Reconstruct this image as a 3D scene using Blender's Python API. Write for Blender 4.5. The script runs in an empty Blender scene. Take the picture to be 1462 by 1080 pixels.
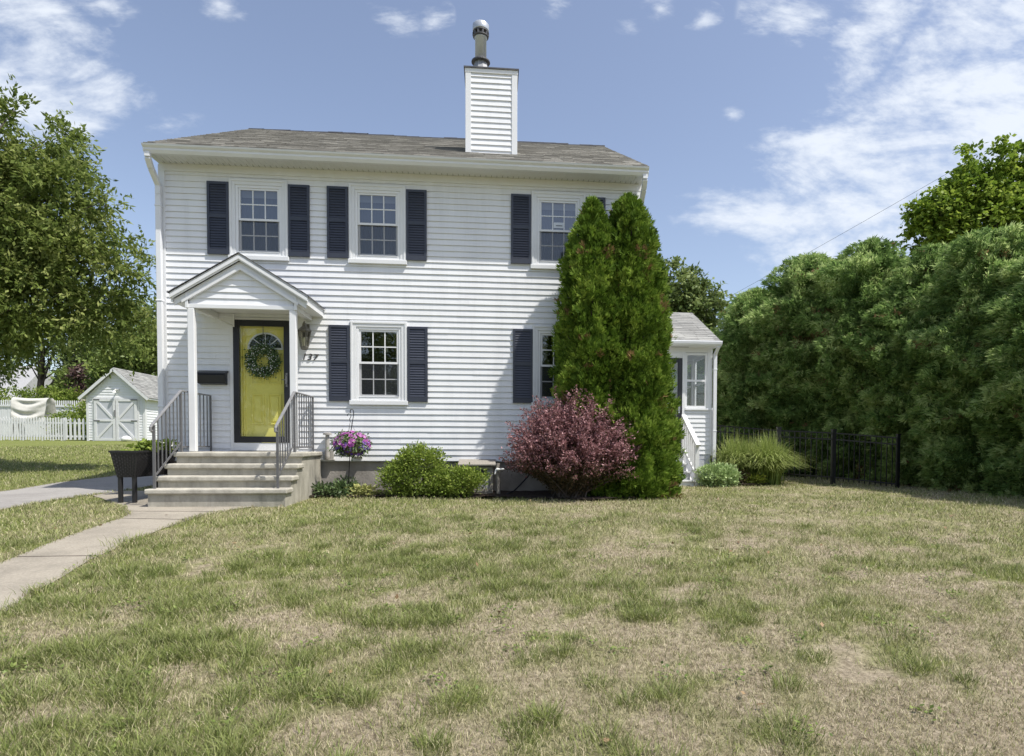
import bpy, bmesh, math, random
import numpy as np
from mathutils import Vector, Matrix

random.seed(7)
RNG = np.random.default_rng(11)
sc = bpy.context.scene
COL = sc.collection
R = math.radians

# ------------------------------------------------------------------ camera
cam_d = bpy.data.cameras.new('camera')
cam = bpy.data.objects.new('camera', cam_d); COL.objects.link(cam); sc.camera = cam
CAM = Vector((0.0, -11.5, 1.0))
_r = Vector((0.99541282, -0.09558142, 0.0041854)); _u = Vector((-0.00121936, 0.03106885, 0.9995165)); _f = Vector((0.09566524, 0.99493664, -0.03080979))
cam.matrix_world = Matrix(((_r.x, _u.x, -_f.x, CAM.x), (_r.y, _u.y, -_f.y, CAM.y), (_r.z, _u.z, -_f.z, CAM.z), (0, 0, 0, 1)))
cam_d.sensor_width = 36.0
cam_d.lens = 900.0 / 1462.0 * 36.0
cam_d.shift_x = -59.0 / 1462.0
cam_d.shift_y = 122.0 / 1462.0
cam_d.clip_start = 0.1
cam_d.clip_end = 2000.0

# ------------------------------------------------------------------ sun, sky, exposure
SUN_DIR = Vector((0.487, -0.303, 1.0)).normalized()
SUN_EL = math.asin(SUN_DIR.z)
SUN_AZ = math.atan2(SUN_DIR.x, SUN_DIR.y)
sun_d = bpy.data.lights.new('sun', 'SUN'); sun_d.energy = 4.5; sun_d.angle = R(0.53); sun_d.color = (1.0, 0.955, 0.88)
sun = bpy.data.objects.new('sun', sun_d); COL.objects.link(sun)
sun.location = (20, -12, 40)
sun.rotation_euler = SUN_DIR.to_track_quat('Z', 'Y').to_euler()

sc.view_settings.view_transform = 'Standard'
sc.view_settings.look = 'None'
sc.view_settings.exposure = 0.42
sc.view_settings.gamma = 1.0

world = bpy.data.worlds.new('World'); sc.world = world; world.use_nodes = True


def build_world():
    nt = world.node_tree; N = nt.nodes; L = nt.links
    N.clear()
    out = N.new('ShaderNodeOutputWorld'); bg = N.new('ShaderNodeBackground')
    L.new(bg.outputs[0], out.inputs[0])
    bg.inputs['Strength'].default_value = 0.148
    sky = N.new('ShaderNodeTexSky'); sky.sky_type = 'NISHITA'; sky.sun_disc = False
    sky.sun_elevation = SUN_EL; sky.sun_rotation = SUN_AZ
    sky.air_density = 1.0; sky.dust_density = 1.6; sky.ozone_density = 1.0; sky.altitude = 50
    tc = N.new('ShaderNodeTexCoord')
    sep = N.new('ShaderNodeSeparateXYZ'); L.new(tc.outputs['Generated'], sep.inputs[0])

    def M(op, a, b=None, clamp=False):
        n = N.new('ShaderNodeMath'); n.operation = op; n.use_clamp = clamp
        for i, v in enumerate((a, b)):
            if v is None: continue
            if isinstance(v, (int, float)): n.inputs[i].default_value = v
            else: L.new(v, n.inputs[i])
        return n.outputs[0]
    # direction in the northern half of the sky, measured on a plane facing north
    ay = M('MAXIMUM', M('ABSOLUTE', sep.outputs[1]), 0.05)
    u = M('DIVIDE', sep.outputs[0], ay); v = M('DIVIDE', sep.outputs[2], ay)
    cmb = N.new('ShaderNodeCombineXYZ'); L.new(u, cmb.inputs[0]); L.new(v, cmb.inputs[1])

    def noise(scale, rot, sx, sy, detail=6, rough=0.6, dist=0.3):
        mp = N.new('ShaderNodeMapping'); mp.inputs['Rotation'].default_value = (0, 0, R(rot)); mp.inputs['Scale'].default_value = (sx, sy, 1)
        L.new(cmb.outputs[0], mp.inputs[0])
        t = N.new('ShaderNodeTexNoise'); t.inputs['Scale'].default_value = scale; t.inputs['Detail'].default_value = detail
        t.inputs['Roughness'].default_value = rough; t.inputs['Distortion'].default_value = dist
        L.new(mp.outputs[0], t.inputs['Vector'])
        return t.outputs[0]

    # cloud banks: centre u, v, radii, tilt, strength
    blobs = CLOUDS
    mask = None
    for (cu, cv, ru, rv, rot, st) in blobs:
        mp = N.new('ShaderNodeMapping'); mp.vector_type = 'TEXTURE'
        mp.inputs['Location'].default_value = (cu, cv, 0); mp.inputs['Rotation'].default_value = (0, 0, R(rot)); mp.inputs['Scale'].default_value = (ru, rv, 1)
        L.new(cmb.outputs[0], mp.inputs[0])
        ln = N.new('ShaderNodeVectorMath'); ln.operation = 'LENGTH'; L.new(mp.outputs[0], ln.inputs[0])
        m = M('MULTIPLY', M('SUBTRACT', 1.0, ln.outputs['Value'], True), st)
        mask = m if mask is None else M('MAXIMUM', mask, m)
    mask = M('MINIMUM', mask, 0.62)
    n1 = noise(5.2, -38, 0.75, 2.0, 8, 0.62, 0.5)
    n2 = noise(15, -34, 0.8, 1.8, 6, 0.6, 0.2)
    n3 = noise(42, -30, 0.9, 1.5, 5, 0.6, 0.1)
    nn = M('ADD', M('ADD', M('MULTIPLY', n1, 0.58), M('MULTIPLY', n2, 0.27)), M('MULTIPLY', n3, 0.15))
    dens = M('ADD', M('MULTIPLY', mask, 0.95), M('MULTIPLY', M('SUBTRACT', nn, 0.5), 3.0))
    dens = M('MINIMUM', dens, M('MULTIPLY', mask, 4.0))
    dens = M('MULTIPLY', dens, M('GREATER_THAN', mask, 0.0))
    mr = N.new('ShaderNodeMapRange'); mr.interpolation_type = 'SMOOTHSTEP'
    mr.inputs['From Min'].default_value = 0.12; mr.inputs['From Max'].default_value = 0.85; L.new(dens, mr.inputs['Value'])
    north = M('GREATER_THAN', sep.outputs[1], 0.0)
    cl = M('MULTIPLY', M('MULTIPLY', mr.outputs[0], north), 0.9)
    # sky colour, a touch greyer like a hazy summer noon
    hs = N.new('ShaderNodeHueSaturation'); hs.inputs['Saturation'].default_value = SKY_SAT; hs.inputs['Value'].default_value = 0.94
    hs.inputs['Hue'].default_value = 0.505
    L.new(sky.outputs[0], hs.inputs['Color'])
    mx = N.new('ShaderNodeMix'); mx.data_type = 'RGBA'
    L.new(cl, mx.inputs[0]); L.new(hs.outputs[0], mx.inputs[6]); mx.inputs[7].default_value = CLOUD_COL
    L.new(mx.outputs[2], bg.inputs['Color'])


SKY_SAT = 0.86
CLOUD_COL = (4.6, 4.9, 5.35, 1)


def dir_uv(px, py):
    d = _f + _r * ((px - 790.0) / 900.0) - _u * ((py - 662.0) / 900.0)
    return d.x / d.y, d.z / d.y


CLOUDS = []
for px, py, rx, ry, rot, st in ((1340, 225, 400, 165, 20, 1.7), (1250, 295, 330, 85, 4, 1.35), (1440, 130, 220, 150, 30, 1.5), (1130, 30, 90, 95, 55, 0.62),
                                (1240, 60, 170, 75, 50, 0.85), (1360, 60, 210, 85, 40, 0.95), (1462, 20, 150, 75, 35, 0.95), (1190, 170, 70, 40, 35, 0.4),
                                (-5, 85, 190, 120, -20, 2.6), (150, 120, 90, 34, -25, 0.5), (145, 5, 56, 30, -15, 0.62), (312, 5, 46, 28, -20, 0.62), (565, 32, 46, 56, 70, 0.46),
                                (790, 14, 34, 30, 60, 0.52), (945, 12, 42, 30, 30, 0.62), (1005, 30, 38, 26, 40, 0.58), (1045, 162, 22, 16, 0, 0.45),
                                (240, 180, 60, 24, 10, 0.4), (620, 30, 40, 30, 50, 0.42), (1040, 290, 70, 26, 10, 0.45), (900, 36, 30, 22, 40, 0.42), (60, 30, 60, 40, -30, 0.8)):
    cu, cv = dir_uv(px, py)
    CLOUDS.append((cu, cv, rx / 900, ry / 900, rot, st))
build_world()

# ------------------------------------------------------------------ small maths helpers


def sst(a, b, x):
    t = np.clip((np.asarray(x, float) - a) / (b - a), 0, 1)
    return t * t * (3 - 2 * t)


def ground_z(x, y):
    x = np.asarray(x, float); y = np.asarray(y, float)
    z = 0.08 - 0.07 * 0.6 * np.log1p(np.exp(np.minimum(40, (-2.4 - np.maximum(y, -12)) / 0.6)))
    yb = np.minimum(y, 25)
    z = z + 0.016 * np.maximum(0, yb + 1)
    z = z + 0.034 * np.maximum(0, yb - 1) * sst(-5, -9, x)
    return z


def gz(x, y): return float(ground_z(x, y))


_T = np.random.default_rng(3).random((256, 256))


def vnoise(x, y):
    xi = np.floor(x).astype(int); yi = np.floor(y).astype(int)
    fx = x - xi; fy = y - yi
    fx = fx * fx * (3 - 2 * fx); fy = fy * fy * (3 - 2 * fy)
    a = _T[xi % 256, yi % 256]; b = _T[(xi + 1) % 256, yi % 256]; c = _T[xi % 256, (yi + 1) % 256]; d = _T[(xi + 1) % 256, (yi + 1) % 256]
    return (a * (1 - fx) + b * fx) * (1 - fy) + (c * (1 - fx) + d * fx) * fy


def fbm(x, y, o=4):
    s = 0; a = 0.5; n = 0
    for i in range(o):
        s = s + a * vnoise(x * 2 ** i + 17.3 * i, y * 2 ** i + 9.1 * i); n += a; a *= 0.55
    return s / n


def in_poly(x, y, poly):
    r = np.zeros(x.shape, bool); n = len(poly)
    for i in range(n):
        x1, y1 = poly[i]; x2, y2 = poly[(i + 1) % n]
        if y1 == y2: continue
        c = ((y1 > y) != (y2 > y)) & (x < (x2 - x1) * (y - y1) / (y2 - y1) + x1)
        r ^= c
    return r


# ------------------------------------------------------------------ materials
MATS = {}


def nodes_of(name):
    m = bpy.data.materials.new(name); m.use_nodes = True
    nt = m.node_tree
    return m, nt, nt.nodes, nt.links, nt.nodes['Principled BSDF']


def mat(name, color, rough=0.6, var=0.0, vscale=6.0, bump=0.0, bscale=40.0, metal=0.0, spec=0.4, color2=None, stretch=(1, 1, 1), detail=5, dist=0.01, stain=None):
    m, nt, N, L, b = nodes_of(name)
    b.inputs['Roughness'].default_value = rough; b.inputs['Metallic'].default_value = metal; b.inputs['Specular IOR Level'].default_value = spec
    b.inputs['Base Color'].default_value = (*color, 1)
    tc = N.new('ShaderNodeTexCoord'); mp = N.new('ShaderNodeMapping'); mp.inputs['Scale'].default_value = stretch
    L.new(tc.outputs['Object'], mp.inputs[0])
    if var > 0 or color2:
        t = N.new('ShaderNodeTexNoise'); t.inputs['Scale'].default_value = vscale; t.inputs['Detail'].default_value = detail; t.inputs['Roughness'].default_value = 0.65
        L.new(mp.outputs[0], t.inputs['Vector'])
        rp = N.new('ShaderNodeValToRGB')
        c1 = color; c2 = color2 or tuple(max(0, c * (1 - var)) for c in color)
        rp.color_ramp.elements[0].position = 0.3; rp.color_ramp.elements[0].color = (*c2, 1)
        rp.color_ramp.elements[1].position = 0.7; rp.color_ramp.elements[1].color = (*c1, 1)
        L.new(t.outputs[0], rp.inputs[0]); L.new(rp.outputs[0], b.inputs['Base Color'])
        if stain:      # larger stains: scale, stretch, darkest factor
            m3 = N.new('ShaderNodeMapping'); m3.inputs['Scale'].default_value = stain[1]; m3.inputs['Location'].default_value = (3.1, 1.7, 5.2); L.new(tc.outputs['Object'], m3.inputs[0])
            t3 = N.new('ShaderNodeTexNoise'); t3.inputs['Scale'].default_value = stain[0]; t3.inputs['Detail'].default_value = 7; t3.inputs['Roughness'].default_value = 0.7; L.new(m3.outputs[0], t3.inputs['Vector'])
            r3 = N.new('ShaderNodeMapRange'); r3.inputs['From Min'].default_value = 0.36; r3.inputs['From Max'].default_value = 0.56; r3.inputs['To Min'].default_value = stain[2]; r3.inputs['To Max'].default_value = 1.03; L.new(t3.outputs[0], r3.inputs['Value'])
            x3 = N.new('ShaderNodeMix'); x3.data_type = 'RGBA'; x3.blend_type = 'MULTIPLY'; x3.inputs[0].default_value = 1; L.new(rp.outputs[0], x3.inputs[6]); L.new(r3.outputs[0], x3.inputs[7]); L.new(x3.outputs[2], b.inputs['Base Color'])
    if bump > 0:
        t = N.new('ShaderNodeTexNoise'); t.inputs['Scale'].default_value = bscale; t.inputs['Detail'].default_value = 4
        L.new(mp.outputs[0], t.inputs['Vector'])
        bp = N.new('ShaderNodeBump'); bp.inputs['Strength'].default_value = bump; bp.inputs['Distance'].default_value = dist
        L.new(t.outputs[0], bp.inputs['Height']); L.new(bp.outputs[0], b.inputs['Normal'])
    MATS[name] = m
    return m


def leaf_mat(name, dark, mid, light, rough=0.5, spec=0.3, trans=0.25, pos=(0.0, 0.5, 1.0), dead=None):
    m, nt, N, L, b = nodes_of(name)
    at = N.new('ShaderNodeAttribute'); at.attribute_name = 'rnd'
    rp = N.new('ShaderNodeValToRGB'); e = rp.color_ramp.elements
    e[0].position = pos[0]; e[0].color = (*dark, 1); e[1].position = pos[2]; e[1].color = (*light, 1)
    k = e.new(pos[1]); k.color = (*mid, 1)
    if dead: e[2].position = 0.96; k2 = e.new(1.0); k2.color = (*dead, 1)
    L.new(at.outputs['Fac'], rp.inputs[0])
    L.new(rp.outputs[0], b.inputs['Base Color']); b.inputs['Roughness'].default_value = rough; b.inputs['Specular IOR Level'].default_value = spec
    if trans > 0:
        tr = N.new('ShaderNodeBsdfTranslucent'); L.new(rp.outputs[0], tr.inputs['Color'])
        mx = N.new('ShaderNodeMixShader'); mx.inputs[0].default_value = trans
        L.new(b.outputs[0], mx.inputs[1]); L.new(tr.outputs[0], mx.inputs[2])
        L.new(mx.outputs[0], N['Material Output'].inputs[0])
    MATS[name] = m
    return m


def glass_mat(name, refl=0.2, tint=(0.75, 0.8, 0.85)):
    m, nt, N, L, b = nodes_of(name)
    N.remove(b)
    tr = N.new('ShaderNodeBsdfTransparent'); tr.inputs[0].default_value = (*tint, 1)
    gl = N.new('ShaderNodeBsdfGlossy'); gl.inputs['Roughness'].default_value = 0.015
    t = N.new('ShaderNodeTexNoise'); t.inputs['Scale'].default_value = 3.0
    tc = N.new('ShaderNodeTexCoord'); L.new(tc.outputs['Object'], t.inputs['Vector'])
    bp = N.new('ShaderNodeBump'); bp.inputs['Strength'].default_value = 0.12; bp.inputs['Distance'].default_value = 0.02
    L.new(t.outputs[0], bp.inputs['Height']); L.new(bp.outputs[0], gl.inputs['Normal'])
    mx = N.new('ShaderNodeMixShader'); mx.inputs[0].default_value = refl
    L.new(tr.outputs[0], mx.inputs[1]); L.new(gl.outputs[0], mx.inputs[2]); L.new(mx.outputs[0], N['Material Output'].inputs[0])
    MATS[name] = m
    return m


mat('siding', (0.71, 0.72, 0.74), 0.45, 0.05, 1.3, 0.05, 60, color2=(0.68, 0.69, 0.705), stretch=(0.5, 1, 3), stain=(1.6, (3.0, 1, 0.35), 0.955))
mat('trim', (0.72, 0.73, 0.745), 0.42, color2=(0.68, 0.69, 0.70), vscale=3)
mat('soffit', (0.69, 0.70, 0.715), 0.5, color2=(0.65, 0.655, 0.66), vscale=5)
mat('gutter', (0.71, 0.725, 0.755), 0.4, color2=(0.66, 0.67, 0.69), vscale=4, stretch=(0.6, 1, 1))
mat('shutter', (0.027, 0.033, 0.052), 0.5, color2=(0.019, 0.024, 0.042), vscale=8, spec=0.65)
mat('vinyl', (0.75, 0.76, 0.775), 0.35, color2=(0.72, 0.725, 0.735), vscale=6)
glass_mat('glass', 0.2)
glass_mat('glass_clear', 0.1, (0.9, 0.92, 0.92))
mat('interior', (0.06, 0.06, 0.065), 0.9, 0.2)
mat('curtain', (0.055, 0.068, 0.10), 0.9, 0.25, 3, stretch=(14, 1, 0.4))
mat('shade_cloth', (0.22, 0.22, 0.22), 0.9, 0.1)
mat('black_paint', (0.012, 0.013, 0.018), 0.38, 0.3, 10, spec=0.5)
mat('yellow_paint', (0.86, 0.78, 0.19), 0.5, color2=(0.83, 0.75, 0.18), vscale=3, spec=0.4)
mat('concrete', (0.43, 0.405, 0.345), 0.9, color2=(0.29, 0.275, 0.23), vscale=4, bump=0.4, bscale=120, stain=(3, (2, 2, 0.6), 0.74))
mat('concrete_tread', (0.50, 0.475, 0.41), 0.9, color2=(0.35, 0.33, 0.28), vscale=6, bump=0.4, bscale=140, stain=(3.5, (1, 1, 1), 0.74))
mat('foundation', (0.36, 0.335, 0.30), 0.95, color2=(0.20, 0.185, 0.165), vscale=2.6, bump=0.5, bscale=30)
mat('walk', (0.37, 0.335, 0.275), 0.95, color2=(0.25, 0.222, 0.18), vscale=48, bump=0.6, bscale=160, detail=9, stain=(1.3, (1, 1, 1), 0.78))
mat('asphalt', (0.35, 0.33, 0.31), 0.95, color2=(0.24, 0.228, 0.215), vscale=40, bump=0.5, bscale=150, detail=9, stain=(1.0, (1, 1, 1), 0.8))
mat('mulch', (0.07, 0.048, 0.035), 1.0, color2=(0.025, 0.018, 0.014), vscale=60, bump=1.0, bscale=90, dist=0.03)
mat('soil', (0.05, 0.035, 0.025), 1.0, 0.5, 60, 0.8, 80)
mat('iron', (0.13, 0.13, 0.135), 0.45, 0.3, 20, spec=0.5)
mat('iron_light', (0.24, 0.24, 0.245), 0.4, 0.3, 20, spec=0.5)
mat('black_metal', (0.006, 0.006, 0.009), 0.35, 0.2, 20, spec=0.5)
mat('steel', (0.50, 0.53, 0.58), 0.34, 0.2, 6, metal=0.35, spec=0.7)
mat('lead', (0.33, 0.34, 0.35), 0.5, 0.3, 6, metal=0.4)
mat('cap_metal', (0.10, 0.10, 0.11), 0.5, 0.4, 8)
mat('bark', (0.11, 0.09, 0.075), 0.95, 0.5, 9, 0.9, 30, stretch=(1, 1, 0.3), dist=0.03)
mat('weathered_wood', (0.36, 0.33, 0.29), 0.9, color2=(0.2, 0.185, 0.165), vscale=9, stretch=(6, 6, 1), bump=0.4, bscale=30)
mat('grey_board', (0.40, 0.40, 0.40), 0.8, color2=(0.27, 0.27, 0.28), vscale=6, stretch=(5, 1, 1))
mat('door_panel_grey', (0.50, 0.52, 0.56), 0.6, 0.1, 5)
mat('white_wood', (0.68, 0.69, 0.70), 0.55, color2=(0.60, 0.605, 0.61), vscale=5)
mat('wicker', (0.022, 0.021, 0.022), 0.5, 0.3, 30, spec=0.5)
mat('tarp', (0.56, 0.55, 0.50), 0.8, 0.15, 2.5, 0.25, 8, dist=0.05)
mat('lamp_metal', (0.20, 0.19, 0.165), 0.45, 0.4, 18, metal=0.3)
glass_mat('lamp_glass', 0.15, (0.8, 0.78, 0.7))
mat('numeral', (0.035, 0.032, 0.03), 0.4)
mat('canvas_tan', (0.38, 0.35, 0.29), 0.9, 0.2, 6)
mat('pot', (0.16, 0.11, 0.08), 0.8, 0.3, 20)
mat('plastic_white', (0.75, 0.75, 0.73), 0.5, 0.1)
mat('pvc', (0.42, 0.40, 0.37), 0.6, 0.25, 12)
mat('sticker', (0.62, 0.66, 0.72), 0.6)


def shingle_mat(name, ramp):
    m, nt, N, L, b = nodes_of(name)
    at = N.new('ShaderNodeAttribute'); at.attribute_name = 'rnd'
    rp = N.new('ShaderNodeValToRGB'); e = rp.color_ramp.elements
    e[0].position = 0; e[0].color = (*ramp[0], 1); e[1].position = 1; e[1].color = (*ramp[2], 1)
    k = e.new(0.5); k.color = (*ramp[1], 1)
    tc = N.new('ShaderNodeTexCoord')
    t = N.new('ShaderNodeTexNoise'); t.inputs['Scale'].default_value = 90; t.inputs['Detail'].default_value = 3; L.new(tc.outputs['Object'], t.inputs['Vector'])
    t2 = N.new('ShaderNodeTexNoise'); t2.inputs['Scale'].default_value = 0.9; t2.inputs['Detail'].default_value = 5; L.new(tc.outputs['Object'], t2.inputs['Vector'])
    L.new(at.outputs['Fac'], rp.inputs[0])
    mr = N.new('ShaderNodeMapRange'); mr.inputs['From Min'].default_value = 0.3; mr.inputs['From Max'].default_value = 0.7; mr.inputs['To Min'].default_value = 0.72; mr.inputs['To Max'].default_value = 1.2
    L.new(t.outputs[0], mr.inputs['Value'])
    mr2 = N.new('ShaderNodeMapRange'); mr2.inputs['From Min'].default_value = 0.3; mr2.inputs['From Max'].default_value = 0.7; mr2.inputs['To Min'].default_value = 0.85; mr2.inputs['To Max'].default_value = 1.1
    L.new(t2.outputs[0], mr2.inputs['Value'])
    mm = N.new('ShaderNodeMath'); mm.operation = 'MULTIPLY'; L.new(mr.outputs[0], mm.inputs[0]); L.new(mr2.outputs[0], mm.inputs[1])
    mx = N.new('ShaderNodeMix'); mx.data_type = 'RGBA'; mx.blend_type = 'MULTIPLY'; mx.inputs[0].default_value = 1
    L.new(rp.outputs[0], mx.inputs[6]); L.new(mm.outputs[0], mx.inputs[7]); L.new(mx.outputs[2], b.inputs['Base Color'])
    b.inputs['Roughness'].default_value = 0.95; b.inputs['Specular IOR Level'].default_value = 0.2
    MATS[name] = m


shingle_mat('shingle', ((0.16, 0.152, 0.135), (0.27, 0.26, 0.232), (0.395, 0.38, 0.34)))
shingle_mat('shingle_grey', ((0.24, 0.24, 0.235), (0.31, 0.31, 0.30), (0.38, 0.38, 0.365)))


def grass_mats():
    # blades: 'grn' 0 straw .. 1 green, 'rnd' per blade
    m, nt, N, L, b = nodes_of('grass_blade')
    g = N.new('ShaderNodeAttribute'); g.attribute_name = 'grn'
    r = N.new('ShaderNodeAttribute'); r.attribute_name = 'rnd'
    rs = N.new('ShaderNodeValToRGB'); rs.color_ramp.elements[0].color = (0.24, 0.20, 0.115, 1); rs.color_ramp.elements[1].color = (0.64, 0.555, 0.395, 1)
    rg = N.new('ShaderNodeValToRGB'); rg.color_ramp.elements[0].color = (0.085, 0.135, 0.022, 1); rg.color_ramp.elements[1].color = (0.29, 0.335, 0.085, 1)
    L.new(r.outputs['Fac'], rs.inputs[0]); L.new(r.outputs['Fac'], rg.inputs[0])
    mx = N.new('ShaderNodeMix'); mx.data_type = 'RGBA'
    L.new(g.outputs['Fac'], mx.inputs[0]); L.new(rs.outputs[0], mx.inputs[6]); L.new(rg.outputs[0], mx.inputs[7])
    L.new(mx.outputs[2], b.inputs['Base Color']); b.inputs['Roughness'].default_value = 0.55; b.inputs['Specular IOR Level'].default_value = 0.35
    tr = N.new('ShaderNodeBsdfTranslucent'); L.new(mx.outputs[2], tr.inputs['Color'])
    ms = N.new('ShaderNodeMixShader'); ms.inputs[0].default_value = 0.25
    L.new(b.outputs[0], ms.inputs[1]); L.new(tr.outputs[0], ms.inputs[2]); L.new(ms.outputs[0], N['Material Output'].inputs[0])
    MATS['grass_blade'] = m
    # ground under the blades
    m, nt, N, L, b = nodes_of('lawn_ground')
    g = N.new('ShaderNodeAttribute'); g.attribute_name = 'grn'
    tc = N.new('ShaderNodeTexCoord')
    t = N.new('ShaderNodeTexNoise'); t.inputs['Scale'].default_value = 22; t.inputs['Detail'].default_value = 8; t.inputs['Roughness'].default_value = 0.75
    L.new(tc.outputs['Object'], t.inputs['Vector'])
    t2 = N.new('ShaderNodeTexNoise'); t2.inputs['Scale'].default_value = 4; t2.inputs['Detail'].default_value = 6; t2.inputs['Roughness'].default_value = 0.7
    L.new(tc.outputs['Object'], t2.inputs['Vector'])
    rs = N.new('ShaderNodeValToRGB'); e = rs.color_ramp.elements
    e[0].position = 0.34; e[0].color = (0.13, 0.105, 0.07, 1); e[1].position = 0.66; e[1].color = (0.42, 0.36, 0.265, 1)
    rg = N.new('ShaderNodeValToRGB'); e = rg.color_ramp.elements
    e[0].position = 0.32; e[0].color = (0.07, 0.10, 0.022, 1); e[1].position = 0.7; e[1].color = (0.25, 0.265, 0.085, 1)
    L.new(t.outputs[0], rs.inputs[0]); L.new(t.outputs[0], rg.inputs[0])
    add = N.new('ShaderNodeMath'); add.operation = 'ADD'; L.new(g.outputs['Fac'], add.inputs[0])
    sb = N.new('ShaderNodeMath'); sb.operation = 'SUBTRACT'; L.new(t2.outputs[0], sb.inputs[0]); sb.inputs[1].default_value = 0.5
    L.new(sb.outputs[0], add.inputs[1]); add.use_clamp = True
    mx = N.new('ShaderNodeMix'); mx.data_type = 'RGBA'
    L.new(add.outputs[0], mx.inputs[0]); L.new(rs.outputs[0], mx.inputs[6]); L.new(rg.outputs[0], mx.inputs[7])
    L.new(mx.outputs[2], b.inputs['Base Color']); b.inputs['Roughness'].default_value = 1.0; b.inputs['Specular IOR Level'].default_value = 0.1
    bp = N.new('ShaderNodeBump'); bp.inputs['Strength'].default_value = 0.8; bp.inputs['Distance'].default_value = 0.03
    L.new(t.outputs[0], bp.inputs['Height']); L.new(bp.outputs[0], b.inputs['Normal'])
    MATS['lawn_ground'] = m


grass_mats()
leaf_mat('leaf_oak', (0.07, 0.105, 0.025), (0.18, 0.235, 0.055), (0.36, 0.39, 0.14), trans=0.42, rough=0.65, spec=0.15)
leaf_mat('leaf_arborvitae', (0.055, 0.105, 0.012), (0.15, 0.24, 0.03), (0.31, 0.41, 0.075), dead=(0.24, 0.16, 0.07), trans=0.25, rough=0.7, spec=0.12)
leaf_mat('leaf_hedge', (0.088, 0.158, 0.04), (0.24, 0.355, 0.105), (0.52, 0.61, 0.26), dead=(0.24, 0.16, 0.08), trans=0.45, rough=0.7, spec=0.12)
leaf_mat('leaf_maple', (0.07, 0.13, 0.02), (0.18, 0.27, 0.035), (0.36, 0.44, 0.08), trans=0.4, spec=0.15)
leaf_mat('leaf_box', (0.08, 0.13, 0.018), (0.20, 0.275, 0.045), (0.38, 0.44, 0.11), trans=0.3, spec=0.2)
leaf_mat('leaf_barberry', (0.07, 0.034, 0.034), (0.22, 0.10, 0.105), (0.45, 0.265, 0.275), trans=0.25, spec=0.2)
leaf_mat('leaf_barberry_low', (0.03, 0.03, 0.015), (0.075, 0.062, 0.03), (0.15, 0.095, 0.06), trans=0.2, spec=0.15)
leaf_mat('leaf_background', (0.07, 0.11, 0.03), (0.17, 0.23, 0.075), (0.34, 0.39, 0.16), trans=0.3, spec=0.15)
leaf_mat('leaf_bright', (0.07, 0.11, 0.025), (0.16, 0.22, 0.05), (0.27, 0.32, 0.10), trans=0.3)
leaf_mat('leaf_spruce', (0.09, 0.11, 0.11), (0.17, 0.20, 0.20), (0.28, 0.31, 0.31), trans=0.1)
leaf_mat('leaf_purple', (0.05, 0.03, 0.03), (0.10, 0.06, 0.055), (0.17, 0.11, 0.09), trans=0.2)
leaf_mat('leaf_sage', (0.19, 0.28, 0.09), (0.33, 0.44, 0.18), (0.46, 0.55, 0.29), trans=0.2)
leaf_mat('leaf_lime', (0.15, 0.20, 0.02), (0.30, 0.35, 0.05), (0.42, 0.45, 0.12), trans=0.25)
leaf_mat('leaf_reedgrass', (0.13, 0.19, 0.04), (0.27, 0.34, 0.09), (0.44, 0.47, 0.19), trans=0.3)
leaf_mat('leaf_ground', (0.05, 0.09, 0.03), (0.12, 0.18, 0.07), (0.24, 0.29, 0.14), trans=0.2)
leaf_mat('leaf_variegated', (0.16, 0.19, 0.05), (0.34, 0.35, 0.12), (0.5, 0.48, 0.22), trans=0.2)
leaf_mat('petal_pink', (0.28, 0.04, 0.28), (0.50, 0.10, 0.45), (0.65, 0.30, 0.62), trans=0.3)
leaf_mat('petal_violet', (0.07, 0.03, 0.26), (0.16, 0.07, 0.45), (0.34, 0.20, 0.60), trans=0.3)
leaf_mat('petal_white', (0.6, 0.6, 0.55), (0.75, 0.75, 0.72), (0.85, 0.85, 0.83), trans=0.3)
leaf_mat('dead_leaf', (0.10, 0.06, 0.03), (0.22, 0.14, 0.07), (0.36, 0.25, 0.14), trans=0.1)
leaf_mat('leaf_wreath', (0.028, 0.065, 0.022), (0.075, 0.14, 0.05), (0.18, 0.25, 0.12), trans=0.1)


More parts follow.
